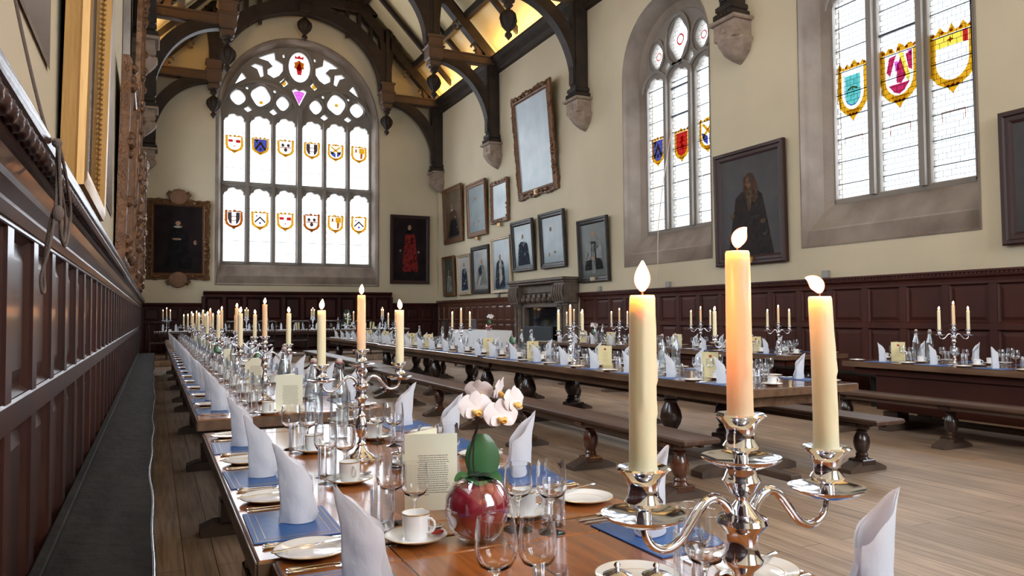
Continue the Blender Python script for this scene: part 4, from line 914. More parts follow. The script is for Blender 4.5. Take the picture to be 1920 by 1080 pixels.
# white clothed side table in front of the fireplace
t = thing('side_table', 'serving table under a white cloth left of the fireplace', 'table', (6.95, 15.9, 0))
obj('table_top', MB().box(0.01, .64, 0.01, 2.19, .90, .93), m_edge, t)
for x in (.06, .59):
    for y in (.06, 2.14): obj('leg', MB().box(x - .025, x + .025, y - .025, y + .025, 0.001, .90), m_edge, t)
mb = MB(); out = []; n = 84; per = 2 * (.66 + 2.22)
for r, (zz, am, off) in enumerate(((.938, 0, 0), (.934, 0, .006), (.80, .006, .012), (.50, .014, .022), (.12, .02, .03))):
    for k in range(n):
        u = per * k / n
        if u < .66: x, y, nx_, ny_ = u, 0, 0, -1
        elif u < .66 + 2.22: x, y, nx_, ny_ = .66, u - .66, 1, 0
        elif u < 2 * .66 + 2.22: x, y, nx_, ny_ = .66 - (u - .66 - 2.22), 2.22, 0, 1
        else: x, y, nx_, ny_ = 0, 2.22 - (u - 2 * .66 - 2.22), -1, 0
        w2 = off + am * math.sin(u * 22); out.append((x + nx_ * w2, y + ny_ * w2 - .01, zz))
f = [tuple(range(n))]
for r in range(4):
    for k in range(n): f.append((r * n + k, (r + 1) * n + k, (r + 1) * n + (k + 1) % n, r * n + (k + 1) % n))
o = obj('tablecloth', mb.add(out, f), m_cloth, None, 50); o.location = (6.95, 15.9, 0); tag(o, 'white cloth hanging to the floor over the serving table', 'tablecloth')

# ------------------------------------------------------------------ table ware prototypes
def make_candelabrum():
    t = thing('candelabrum', 'x', 'candelabrum')
    base = [(0, 0), (.066, 0), (.068, .006), (.060, .012), (.050, .016), (.046, .022), (.030, .030), (.020, .045), (.013, .055), (.018, .062), (.012, .070), (.010, .085), (.014, .095), (.022, .110), (.0245, .128), (.020, .150), (.012, .165), (.016, .170), (.010, .178), (.009, .200), (.013, .208), (.011, .214)]
    obj('base', MB().lathe(base + [(0, .214)], 28), m_silver, t, 35)
    col = [(0, .212), (.012, .214), (.014, .222), (.024, .232), (.026, .237), (.022, .243), (.019, .258), (.022, .272), (.029, .279), (.033, .284), (.031, .290), (.024, .293), (.020, .297), (.012, .306), (.007, .312), (.008, .316), (.016, .322), (.022, .334), (.0245, .337), (.022, .341), (.0175, .352), (.011, .358), (.008, .361)]
    obj('column', MB().lathe(col + [(0, .361)], 26), m_silver, t, 35)
    cup = [(0, -.002), (.009, 0), (.009, .010), (.013, .014), (.021, .017), (.023, .021), (.0185, .028), (.0175, .038), (.022, .050), (.030, .057), (.033, .060), (.030, .062), (.020, .060), (.017, .052), (0, .052)]
    pan = [(0, .001), (.030, -.002), (.044, .004), (.050, .008), (.051, .010), (.046, .009), (.030, .004), (0, .004)]
    for k, (x, z) in enumerate(((0, .357), (-.152, .303), (.152, .303))):
        obj('drip_pan', MB().lathe(pan, 28, (x, 0, z)), m_silver, t, 35)
        obj('candle_cup', MB().lathe(cup, 24, (x, 0, z + .003)), m_silver, t, 35)
    for s in (-1, 1):
        key = [(.014, .284), (.022, .302), (.034, .315), (.048, .319), (.064, .312), (.080, .294), (.096, .276), (.112, .267), (.128, .267), (.142, .275), (.150, .288), (.152, .304)]
        P = [Vector((s * x, 0, z)) for x, z in key]; fine = []
        for k in range(len(P) - 1):
            p0, p1, p2, p3 = P[max(k - 1, 0)], P[k], P[k + 1], P[min(k + 2, len(P) - 1)]
            for q in range(4):
                u = q / 4; fine.append(.5 * ((2 * p1) + (-p0 + p2) * u + (2 * p0 - 5 * p1 + 4 * p2 - p3) * u * u + (-p0 + 3 * p1 - 3 * p2 + p3) * u ** 3))
        fine.append(P[-1]); obj('branch', MB().tube(fine, [.0068 - .002 * k / len(fine) for k in range(len(fine))], 10), m_silver, t, 50)
    return t
def make_candle(h, wax, bend, lean=0, drip=0, seed=0):
    rnd = random.Random(seed); n = 40 if drip > 2 else 18; mb = MB()
    prof = [(0, 0), (.020, 0), (.0215, .003), (.0185, .007), (.0168, .014)] + [(.0166 - .0010 * k / 24, .014 + (h - .022) * (k + 1) / 25) for k in range(24)] + [(.0152, h - .003), (.0142, h), (.012, h), (.006, h - .003), (0, h - .004)]
    mb.lathe(prof, n)
    dr = [(rnd.uniform(-2.2, .6), h * rnd.uniform(.25, .6), h * rnd.uniform(.62, .99)) for k in range(drip)]
    for k, (x, y, z) in enumerate(mb.v):
        q = max(0, min(1, z / h)); a = math.atan2(y, x); g = 1.0
        for a0, z0, z1 in dr:
            d = abs((a - a0 + PI) % (2 * PI) - PI); along = max(0, min(1, (z1 - z) / .02)) * max(0, min(1, (z - z0) / .004)); head = math.exp(-((z - z0 - .006) / .006) ** 2)
            g += (.07 * along + .10 * head) * math.exp(-(d / .16) ** 2)
        g += .006 * math.sin(z * 70 + a * 3 + seed)
        mb.v[k] = (x * g + lean * q * q, y * g, z)
    c = obj('candle', mb, wax, None, 45)
    obj('wick', MB().tube([(lean, 0, h - .005), (lean, 0, h + .004), (lean + bend * .10, 0, h + .010)], .0012, 6), m_wick, c)
    P = []; R = []
    L3 = .037
    for j in range(11):
        u = j / 10; P.append((lean + bend * (.15 * u + .85 * u ** 1.8), 0, h + .005 + L3 * (u if abs(bend) < .012 else u * (1 - .45 * u * min(1, abs(bend) * 40)))))
        R.append(.0112 * (math.sin(PI * min(1, u * .93 + .05)) ** .8) * (1.1 - .55 * u) + .0002)
    obj('flame', MB().tube(P, R, 12), m_flame, c, 60)
    c['category'] = 'candle'; return c
cand = make_candelabrum()
c_side = make_candle(.218, m_wax, .004, 0, 2, 1); c_side2 = make_candle(.218, m_wax, -.003, .002, 2, 2); c_mid = make_candle(.222, m_waxp, .002, 0, 1, 3)
HERO = {'c': make_candle(.222, m_waxp, .016, 0, 3, 4), 'l': make_candle(.218, m_wax, .001, .002, 5, 5), 'r': make_candle(.218, m_wax, -.026, -.006, 5, 6)}
def candelabrum(x, y, z, rz, label, short, group, hero=False, flamelight=0.0, sc=None):
    place(cand, (x, y, z), rz, label, group, sc=sc)
    s = sc or 1
    for k, (dx, dz, w1) in enumerate(((-.152, .355, 'left'), (.152, .355, 'right'), (0, .409, 'tall centre'))):
        pr = HERO['lrc'[k]] if hero else (c_side, c_side2, c_mid)[k]
        px, py = x + math.cos(rz) * dx * s, y + math.sin(rz) * dx * s
        place(pr, (px, py, z + dz * s), rz + (0 if hero else random.uniform(-.6, .6)), 'lit ivory candle, %s one of %s' % (w1, short) if k < 2 else 'lit peach candle, %s one of %s' % (w1, short), 'lit candles', sc=sc)
        if flamelight and (flamelight > .7 or k == 2):
            l = bpy.data.lights.new('candle_light', 'POINT'); l.energy = flamelight; l.color = (1.0, .27, .07); l.shadow_soft_size = .005
            o = bpy.data.objects.new('candle_light', l); COL.objects.link(o); ln = (.002, -.006, 0)[k] if hero else 0; o.location = (px + ln * math.cos(rz), py + ln * math.sin(rz), z + dz * s + (.218 if k < 2 else .222) * s + .013)

# napkin: a rolled sheet cut on a slant, its tip towards the diner (-x side)
def make_napkin(seed, closed=0.0):
    rnd = random.Random(seed); mb = MB(); turns = 2.3; n = 84; rows = 9; v = []; f = []
    for i in range(n + 1):
        th = PI * .12 + turns * 2 * PI * i / n; q = i / n; rr = 1 - .34 * q
        c = math.cos(th); s = math.sin(th); u = (1 - c) / 2
        hx = .108 + .092 * u ** .85 + .016 * u ** 5 - .010 * q + .003 * math.sin(th * 5 + seed)
        pinch = 1 - .72 * u ** 3
        for j in range(rows + 1):
            w2 = j / rows; z = hx * w2; fl = 1 - .10 * w2 + .05 * (1 - w2) ** 3
            x = .048 * c * rr * fl - .022 * (z / .2) ** 2.2 * u; y = .036 * s * rr * pinch * fl
            y += .0022 * math.sin(z * 90 + th * 2 + seed) * (1 - w2); x += .0015 * math.sin(z * 60 + th * 3 + seed * 2)
            v.append((x, y, z + .0005))
    for i in range(n):
        for j in range(rows): a = i * (rows + 1) + j; f.append((a, a + rows + 1, a + rows + 2, a + 1))
    mb.add(v, f)
    nb = obj('folded_napkin', mb, m_napkin, None, 60)
    # tucked corner at the table-centre side
    fl2 = MB().add([(.020, -.029, .001), (.043, -.012, .001), (.046, .010, .001), (.034, -.014, .080), (.040, .004, .075), (.050, -.020, .03), (.056, -.002, .02)], [(0, 1, 5), (1, 2, 6), (1, 6, 5), (0, 5, 3), (5, 6, 4, 3)])
    obj('tucked_corner', fl2, m_napkin, nb, 60); nb['category'] = 'napkin'; return nb
naps = [make_napkin(1), make_napkin(2), make_napkin(5)]
# crockery
cup0 = obj('coffee_cup', MB().lathe([(0, .004), (.022, .004), (.023, 0), (.028, 0), (.0305, .006), (.0335, .020), (.0345, .062), (.0335, .0625), (.032, .020), (.027, .008), (0, .007)], 28), m_china, None, 40)
obj('handle', MB().tube([(.0335, 0, .050), (.044, 0, .052), (.053, 0, .045), (.054, 0, .034), (.048, 0, .023), (.033, 0, .017)], [.0035, .0035, .0032, .0032, .0032, .0035], 8), m_china, cup0, 60)
obj('gold_rim', MB().lathe([(.0346, .0600), (.0352, .0605), (.0352, .0625), (.0343, .0632), (.0335, .0625)], 28), m_gold, cup0); cup0['category'] = 'cup'
sau0 = obj('saucer', MB().lathe([(0, .003), (.025, .003), (.026, 0), (.036, 0), (.055, .008), (.0765, .016), (.0775, .0175), (.076, .0185), (.055, .011), (.036, .006), (.030, .008), (0, .007)], 36), m_china, None, 40)
obj('gold_rim', MB().lathe([(.0762, .0186), (.0770, .0189), (.0777, .0182), (.0775, .0174)], 36), m_gold, sau0); sau0['category'] = 'saucer'
pl0 = obj('side_plate', MB().lathe([(0, .003), (.045, .003), (.047, 0), (.052, 0), (.064, .006), (.086, .013), (.0872, .0145), (.0855, .0155), (.064, .009), (.054, .0055), (0, .0055)], 40), m_china, None, 40)
obj('gold_rim', MB().lathe([(.0860, .0156), (.0868, .0158), (.0875, .0150), (.0873, .0144)], 40), m_gold, pl0)
obj('gold_inner_line', MB().lathe([(.0560, .0062), (.0565, .0066), (.0575, .0066), (.0580, .0068)], 40), m_gold, pl0); pl0['category'] = 'plate'
mat0 = obj('place_mat', MB().box(-.11, .11, -.15, .15, 0, .0035, .001), m_mat, None)
mb = MB()
for i in (.012, .030):
    for a, b2, c, d in ((-.11 + i, .11 - i, -.15 + i, -.15 + i + .0012), (-.11 + i, .11 - i, .15 - i - .0012, .15 - i), (-.11 + i, -.11 + i + .0012, -.15 + i, .15 - i), (.11 - i - .0012, .11 - i, -.15 + i, .15 - i)):
        mb.box(a, b2, c, d, .0034, .0039)
obj('gold_border', mb, m_gold, mat0, 0); mat0['category'] = 'place mat'
# cutlery, lying along local x (handle at -x)
def cutlery():
    H = lambda: MB().tube([(-.095, 0, .004), (-.090, 0, .004), (-.060, 0, .0035), (-.02, 0, .004), (.010, 0, .004)], [.0035, .0062, .0045, .0028, .0022], 8)
    def squash(mb): mb.v = [(x, y, .002 + (z - .004) * .55 + .002) for x, y, z in mb.v]; return mb
    fk = squash(H()); fk.add([(.008, -.002, .003), (.008, .002, .003), (.030, .010, .0025), (.030, -.010, .0025)], [(0, 3, 2, 1), (0, 1, 2, 3)][:1])
    for k in range(4): y = -.0085 + k * .0057; fk.box(.028, .075, y - .0013, y + .0013, .002, .0036)
    fk.box(.010, .030, -.004, .004, .002, .0036, .001); fk.box(.022, .032, -.0098, .0098, .002, .0036, .001)
    kn = squash(H()); kn.prism([(0, 0), (.1, 0)][:0] or [(.008, .002), (.115, .002), (.115, .0032), (.008, .0034)], -.0015, .0015)
    kn.add([(.008, -.0035, .0036), (.105, -.008, .0030), (.122, .002, .0030), (.120, .005, .0032), (.008, .005, .0036), (.008, -.0035, .0024), (.105, -.008, .0022), (.122, .002, .0022), (.120, .005, .0022), (.008, .005, .0024)], [(0, 1, 2, 3, 4), (9, 8, 7, 6, 5), (0, 5, 6, 1), (1, 6, 7, 2), (2, 7, 8, 3), (3, 8, 9, 4)])
    sp = squash(H()); v0 = len(sp.v); sp.lathe([(0, -.0050), (.010, -.0040), (.0165, -.001), (.0190, .0020), (.0175, .0012), (.010, -.0022), (0, -.0035)], 18, (.040, 0, .0065), 1.5, .95)
    out = []
    for nm, mb, cat in (('fork', fk, 'fork'), ('knife', kn, 'knife'), ('spoon', sp, 'spoon')):
        o = obj(nm, mb, m_silver, None, 40); o['category'] = cat; out.append(o)
    return out
fork0, knife0, spoon0 = cutlery()
# glasses
def wineg(hb, rb, hs, real=False, n=24):
    """total = hs + hb; rb widest radius"""
    o = [(0, 0), (.033, 0), (.034, .0015), (.020, .004), (.006, .008), (.0038, .014), (.0036, hs - .012), (.0055, hs - .004), (.014, hs + .003), (rb * .76, hs + hb * .12), (rb * .96, hs + hb * .29), (rb, hs + hb * .44), (rb * .97, hs + hb * .70), (rb * .88, hs + hb)]
    i = [(rb * .88 - .0011, hs + hb), (rb * .97 - .0013, hs + hb * .70), (rb - .0014, hs + hb * .44), (rb * .96 - .0014, hs + hb * .29), (rb * .76 - .0016, hs + hb * .135), (.012, hs + .0065), (0, hs + .004)]
    return MB().lathe(o + (i if True else []), n)
def as_proto(name, mb, mat, cat):
    o = obj(name, mb, mat, None, 60); o['category'] = cat; return o
wa_r = as_proto('wine_glass', wineg(.098, .0395, .084, True, 36), m_solid, 'wine glass'); wb_r = as_proto('wine_glass', wineg(.088, .0365, .082, True, 36), m_solid, 'wine glass')
wa = as_proto('wine_glass', wineg(.092, .038, .088, False, 16), m_glass, 'wine glass'); wb = as_proto('wine_glass', wineg(.080, .034, .086, False, 16), m_glass, 'wine glass')
tumb = [(0, 0), (.0285, 0), (.030, .002), (.030, .02), (.0305, .119), (.0300, .120), (.0290, .119), (.0285, .022), (.024, .016), (0, .014)]
tu_r = as_proto('tumbler', MB().lathe(tumb, 32), m_glass, 'glass'); tu = as_proto('tumbler', MB().lathe(tumb, 14), m_glass, 'glass')
def make_bottle():
    t = thing('water_bottle', 'x', 'bottle')
    pr = [(0, 0), (.038, 0), (.041, .004), (.041, .195), (.038, .225), (.028, .262), (.0175, .300), (.0150, .315), (.0155, .330), (.0175, .334), (.0165, .340)]
    pin = [(.0125, .340), (.0125, .315), (.0150, .298), (.0255, .260), (.0355, .223), (.0385, .195), (.0385, .008), (0, .006)]
    obj('body', MB().lathe(pr + pin, 24), m_glassb, t, 50)
    obj('stopper', MB().lathe([(0, .336), (.011, .336), (.013, .341), (.0145, .346), (.0135, .356), (.008, .360), (0, .361)], 14), m_stopper, t); obj('rubber_seal', MB().lathe([(.0168, .3395), (.0175, .342), (.0165, .3455), (.0140, .3455)], 14), m_rubber, t)
    mb = MB()
    for s in (-1, 1): mb.tube([(0, s * .012, .352), (0, s * .019, .350), (.004, s * .0205, .330), (.012, s * .019, .312), (0, s * .0175, .306)], .0011, 5)
    mb.tube([(.012, -.019, .312), (.020, -.010, .300), (.021, 0, .298), (.020, .010, .300), (.012, .019, .312)], .0011, 5)
    obj('wire_bail', mb, m_silver, t); return t
bot = make_bottle()
def make_menu(mat_, far=False, w=.148, h=.215, spread=50):
    t = thing('menu_card', 'x', 'menu card'); a = math.radians(spread)
    def leaf(ang):
        c, s = math.cos(ang), math.sin(ang); mb = MB().box(0, w, -.0005, .0005, 0, h); mb.v = [(x * c - y * s, x * s + y * c, z) for x, y, z in mb.v]; return mb
    obj('front_leaf', leaf(0), mat_, t, 0); obj('back_leaf', leaf(a), mat_, t, 0)
    mb = MB(); rnd = random.Random(3)
    if not far:
        z = h - .062
        for ln in range(19):
            x = .036 + rnd.random() * .006; xe = w - .020 - (rnd.random() * .012 if ln < 18 else .06)
            while x < xe: l = .003 + rnd.random() * .007; mb.box(x, min(x + l, xe), -.0009, -.0006, z, z + .0017); x += l + .0014
            z -= .0061
        obj('printed_text', mb, m_ink, t, 0)
    else:
        mb.box(w * .42, w * .58, -.0012, -.0006, h * .78, h * .88); obj('printed_crest', mb, m_red, t, 0); mb = MB()
        for q in range(9): z = h * .68 - q * .012; l = w * (.12 + .14 * rnd.random()); mb.box(w / 2 - l, w / 2 + l, -.0011, -.0006, z, z + .002)
        obj('printed_text', mb, m_gold, t, 0)
    return t
menu_near = make_menu(m_card); menu_far = make_menu(m_cardfar, True)
def make_orchid(flowers=True):
    t = thing('potted_orchid', 'x', 'orchid')
    g = [(0, .004), (.030, 0), (.050, .010), (.072, .040), (.0825, .075), (.078, .112), (.062, .140), (.048, .153), (.046, .156)]
    obj('glass_globe', MB().lathe(g, 36), m_glassb, t, 60)
    gi = [(0, .012), (.028, .010), (.048, .018), (.069, .045), (.0785, .077), (.074, .110), (.058, .136), (.044, .146), (0, .146)]
    mb = MB().lathe(gi, 36); mb.v = [(x * (1 + .02 * math.sin(5 * math.atan2(y, x) + z * 50)), y * (1 + .02 * math.sin(5 * math.atan2(y, x) + z * 50)), z) for x, y, z in mb.v]
    obj('claret_lining', mb, m_winem, t, 60)
    mb = MB(); rnd = random.Random(4)
    for k in range(14): a = rnd.random() * 6.3; r = rnd.random() * .03; mb.ball((r * math.cos(a), r * math.sin(a), .150 + rnd.random() * .008), .012, 7, 5)
    obj('moss', mb, m_moss, t, 60)
    def leaf(az, L, wd, up, curl, z0=.150):
        mb = MB(); v = []; f = []; n = 12
        for k in range(n + 1):
            u = k / n; r = L * u * math.cos(up * (1 - curl * u)) ; z = z0 + L * u * math.sin(up) * (1 - .35 * curl * u) - curl * .02 * u * u
            ww = wd * (math.sin(PI * (u * .92 + .04)) ** .7)
            for q in (-1, -.5, 0, .5, 1):
                x = r; y = ww * q; zz = z + abs(q) * ww * .35
                v.append((x * math.cos(az) - y * math.sin(az), x * math.sin(az) + y * math.cos(az), zz))
        for k in range(n):
            for q in range(4): a = 5 * k + q; f.append((a, a + 5, a + 6, a + 1))
        return mb.add(v, f)
    # upright leaf facing the viewer, arching leaves in front
    mb = MB(); v = []; f = []; n = 14
    for k in range(n + 1):
        u = k / n; ww = .043 * (math.sin(PI * (u * .86 + .09)) ** .7)
        for q in (-1, -.5, 0, .5, 1): v.append((.012 + ww * q, .004 + abs(q) * .006 + .012 * u, .142 + .115 * u))
    for k in range(n):
        for q in range(4): a = 5 * k + q; f.append((a, a + 1, a + 6, a + 5))
    obj('leaf', mb.add(v, f), m_leaf, t, 60)
    for az, L, wd, up, curl in ((-2.7, .062, .030, .45, .9), (-.5, .062, .032, .40, .9), (-1.5, .050, .044, .10, .5), (1.2, .09, .028, .5, .9)): obj('leaf', leaf(az, L, wd, up, curl), m_leaf, t, 60)
    obj('stem', MB().tube([(-.006, .0, .145), (-.012, 0, .19), (-.010, .0, .24), (.0, 0, .275), (.006, -.002, .300)], .0022, 7), m_stem, t)
    obj('stem', MB().tube([(-.024, .004, .145), (-.022, .004, .20), (-.012, .004, .25), (.0, .004, .278), (.020, 0, .310)], .0022, 7), m_stem, t)
    def flower(cx, cy_, cz, s, ry, rx, nm='flower'):
        fo = bpy.data.objects.new(nm, None)
        mb = MB()
        def petal(ang, L, wd, cup):
            v = []; f = []; n = 8
            for k in range(n + 1):
                u = k / n; ww = wd * math.sin(PI * (u * .86 + .10)) ** .75
                for q in (-1, -.5, 0, .5, 1):
                    x = ww * q; z = L * u; y = -cup * (u ** 2) + .12 * wd * abs(q) ** 2
                    v.append((x * math.cos(ang) + z * math.sin(ang), y - .001, -x * math.sin(ang) + z * math.cos(ang)))
            for k in range(n):
                for q in range(4): a = 5 * k + q; f.append((a, a + 1, a + 6, a + 5))
            mb.add(v, f)
        petal(0, .040, .017, .004); petal(2.3, .036, .015, .004); petal(-2.3, .036, .015, .004)
        petal(1.45, .045, .030, -.002); petal(-1.45, .045, .030, -.002)
        mx = Matrix.Translation((cx, cy_, cz)) @ Matrix.Rotation(ry, 4, 'Z') @ Matrix.Rotation(rx, 4, 'X') @ Matrix.Scale(s, 4)
        bpy.data.objects.remove(fo); fo = obj(nm, mb.xf(mx), m_petal, t, 60)
        lp = MB().lathe([(0, 0), (.006, .002), (.011, .008), (.010, .016), (.006, .020), (.003, .012), (0, .006)], 10, (0, 0, 0), 1, .7); lp.xf(Matrix.Translation((0, -.002, -.012)) @ Matrix.Rotation(1.9, 4, 'X'))
        lp.ball((-.008, -.006, -.010), .005, 7, 5); lp.ball((.008, -.006, -.010), .005, 7, 5); lp.ball((0, -.009, -.017), .006, 7, 5)
        obj('yellow_lip', lp.xf(mx), m_lip, fo, 60)
    if flowers:
        flower(-.004, -.006, .326, .98, .25, -.15); flower(.056, -.020, .308, .98, .25, -.2); flower(.092, .004, .340, .90, .85, -.1)
        flower(.004, .024, .362, .80, -.2, .35); flower(.056, .022, .366, .80, 1.2, .25)
    return t
orch = make_orchid(); orch_b = make_orchid(False)
sal0 = thing('salt_cellar', 'x', 'cruet'); obj('glass_body', MB().lathe([(0, 0), (.026, 0), (.028, .004), (.024, .03), (.026, .045), (.022, .052), (0, .052)], 12), m_solid, sal0)
obj('silver_lid', MB().lathe([(.027, .052), (.028, .056), (.018, .061), (.006, .064), (.004, .068), (.007, .073), (.004, .078), (0, .079)], 18), m_silver, sal0)
pep0 = thing('pepper_mill', 'x', 'cruet'); obj('glass_body', MB().lathe([(0, 0), (.022, 0), (.022, .055), (.015, .065), (.018, .075), (0, .075)], 14), m_glassb, pep0); obj('silver_lid', MB().lathe([(.018, .075), (.019, .085), (.010, .092), (.005, .096), (.006, .100), (0, .103)], 14), m_silver, pep0)

# ------------------------------------------------------------------ laying the tables
GN = {'napkin': 'folded napkins', 'plate': 'side plates', 'saucer': 'saucers', 'cup': 'coffee cups', 'tumbler': 'water tumblers', 'wine': 'wine glasses', 'mat': 'place mats', 'fork': 'forks', 'knife': 'knives', 'spoon': 'spoons'}
cnt = {'wine': 0}
def seat(xe, s, y, z, k, side, lv=2, tweak=None, wines=2, skip=()):
    """xe: table edge, s=+1 diner on the -x side, -1 on the +x side; lv 3 near .. 0 far"""
    tw = tweak or {}; rnd = random.Random(int(y * 1000) + int(xe * 77)); J = lambda a: rnd.uniform(-a, a)
    where = '%s place from %s end, %s' % (ORD[k], 'far' if 'nearest right' in side else 'near', side); rz = 0 if s > 0 else PI
    def at(key, u, v, dz=0): u, v = tw.get(key, (u, v)); return (xe + s * u, y + s * v, z + dz)
    def put(pr, key, u, v, lab, grp, dz=0, rot=0.0, only=None):
        if key in skip: return
        place(pr, at(key, u, v, dz), rz + rot, lab + ', ' + where, grp, only)
    if lv >= 1: put(mat0, 'mat', .118, 0, 'blue mat', GN['mat'], 0, J(.02), None if lv >= 2 else ())
    put(naps[rnd.randrange(3)], 'nap', .130 + J(.008), J(.015), 'white folded napkin', GN['napkin'], .0045 if lv >= 1 else 0, J(.18))
    put(pl0, 'plate', .105 + J(.006), .295 + J(.01), 'gold-rimmed plate', GN['plate'], 0, 0, None if lv >= 2 else ('gold_rim',))
    put(tu_r if lv == 3 else tu, 'tumbler', .305 + J(.012), -.200 + J(.015), 'clear tumbler', GN['tumbler'])
    put(wa_r if lv == 3 else wa, 'wa', .345 + J(.012), -.100 + J(.015), 'larger wine glass', GN['wine']); 
    if wines > 1: put(wb_r if lv == 3 else wb, 'wb', .392 + J(.01), -.185 + J(.012), 'smaller wine glass', GN['wine'])
    if lv >= 1 or k % 2 == 0:
        sx = at('saucer', .368, -.305)
        if 'saucer' not in skip:
            place(sau0, sx, 0, 'white saucer, ' + where, GN['saucer'], None if lv >= 2 else ('gold_rim',)); cr = tw.get('cuprot', -1.0 + J(.5)) 
            place(cup0, (sx[0], sx[1], sx[2] + .0085), cr, 'white coffee cup, ' + where, GN['cup'], None if lv >= 2 else ('handle',))
            if lv == 3: place(spoon0, (sx[0] + .045, sx[1] + .016, sx[2] + .0175), .5, 'teaspoon on saucer, ' + where, GN['spoon'], sc=.62)
    if lv >= 2:
        for q, (pr, v, lab) in enumerate(((fork0, .175, 'outer fork'), (fork0, .155 + .045, 'inner fork'), (knife0, -.172, 'inner knife'), (knife0, -.193, 'outer knife'), (spoon0, -.222, 'soup spoon'))):
            if lv == 2 and q in (1, 3): continue
            put(pr, lab.split()[0] + pr.name, .118 + J(.004), v + J(.003), lab, GN[pr.name.split('.')[0]], 0, J(.03))
        if lv == 3: put(knife0, 'butter', .100, .300, 'butter knife lying on the plate', GN['knife'], .0158, .25)
LW, LA = 'wall side of left table', 'aisle side of left table'
seat(.235, 1, 1.49, .75, 0, LW, 3, {'wa': (.33, -.235), 'wb': (.41, -.245), 'tumbler': (.365, -.345), 'saucer': (.47, -.46), 'nap': (.150, 0)}, skip=('tumbler',))
o = dup(tu_r, (.612, 1.135, .75), 0, 'clear tumbler cut by the bottom of the view, below two wine glasses', GN['tumbler'])
seat(.215, 1, 2.06, .75, 1, LW, 3, {'saucer': (.366, -.295), 'cuprot': -.9})
seat(.215, 1, 2.70, .75, 2, LW, 3, {'saucer': (.372, -.222), 'tumbler': (.303, -.20), 'wb': (.385, -.10), 'wa': (.32, -.09)})
seat(.215, 1, 3.37, .75, 3, LW, 3, {'saucer': (.372, -.272), 'tumbler': (.306, -.262), 'wa': (.30, -.16), 'wb': (.37, -.15)})
seat(1.27, -1, .99, .75, 0, LA, 3, {'nap': (.045, 0), 'wa': (.345, -.12), 'wb': (.30, -.21)}, skip=('saucer',))
seat(1.26, -1, 1.54, .75, 1, LA, 3, {'plate': (.105, .317), 'wa': (.351, -.135), 'wb': (.415, -.195), 'saucer': (.345, -.305)})
seat(1.26, -1, 2.30, .75, 2, LA, 3, {'plate': (.107, .375), 'saucer': (.40, -.33)})
seat(1.26, -1, 2.99, .75, 3, LA, 3)
seat(1.26, -1, 3.62, .75, 4, LA, 3)
k = 4; y = 4.72
while y < 19.4: seat(.215, 1, y, .75, k, LW, 2 if y < 7.5 else (1 if y < 13 else 0)); y += .625; k += 1
k = 5; y = 4.85
while y < 19.4: seat(1.26, -1, y, .75, k, LA, 2 if y < 7.5 else (1 if y < 13 else 0)); y += .625; k += 1
R1L, R1R = 'left side of middle table', 'right side of middle table'
def r1x(y): return 3.90 if y < 9.06 else (3.95 if y < 14.38 else 4.06)
k = 0; y = 4.62
while y < 19.5: seat(r1x(y), 1, y, .75, k, R1L, 2 if y < 7.5 else (1 if y < 12 else 0)); y += .63; k += 1
k = 0; y = 4.62
while y < 19.5: seat(r1x(y) + 1.10, -1, y, .75, k, R1R, 2 if y < 7 else (1 if y < 12 else 0)); y += .63; k += 1
RA, RB = 'nearest right table', 'farther right table'
for k in range(6): seat(7.22, 1, 5.78 - .62 * k, .75, k, 'left side of ' + RA, 1)
for k in range(6): seat(8.27, -1, 5.85 - .62 * k, .75, k, 'wall side of ' + RA, 1)
for k in range(10): seat(7.40, 1, 7.72 + .64 * k, .75, k, 'left side of ' + RB, 1 if k < 4 else 0)
for k in range(10): seat(8.55, -1, 7.72 + .64 * k, .75, k, 'wall side of ' + RB, 1 if k < 4 else 0)
# candelabra
CG = 'three-branched candelabra'
LC = [(.681, .745), (.72, 2.85), (.65, 5.10), (.66, 7.05), (.69, 9.10), (.70, 11.2), (.72, 13.3), (.72, 15.4), (.72, 17.5)]
for k, (x, y) in enumerate(LC):
    nm = ('nearest candelabrum at right front' if k == 0 else '%s candelabrum from the camera, left table' % ORD[k])
    candelabrum(x, y, .75, (0, .0, .05, -.1, .1, .2, -.15, .1, 0)[k], 'silver three-branched candelabrum, largest, at right front of the view' if k == 0 else 'silver three-branched candelabrum, %s from the camera on left table' % ORD[k], nm, CG, k == 0, 1.5 if k == 0 else (1.0 if k == 1 else (.5 if k < 7 else 0)))
for k, (y, rz) in enumerate(((4.95, -.35), (7.7, -.9), (11.2, 0), (15.0, 0), (18.6, .1))):
    candelabrum(4.45 + (.05 if y > 14 else 0), y, .75, rz, 'silver three-branched candelabrum, %s from near end of middle table' % ORD[k], '%s candelabrum from near end, middle table' % ORD[k], CG, False, .6 if k < 3 else 0)
for k, (y, x, rz) in enumerate(((5.20, 7.75, -.5), (7.95, 8.0, -.5), (9.6, 7.98, -.6), (11.9, 7.95, -.4), (13.6, 7.95, -.7))):
    candelabrum(x, y, .75, rz, 'silver three-branched candelabrum, %s from the right on the right-hand tables' % ORD[k], '%s candelabrum from the right, right-hand tables' % ORD[k], CG)
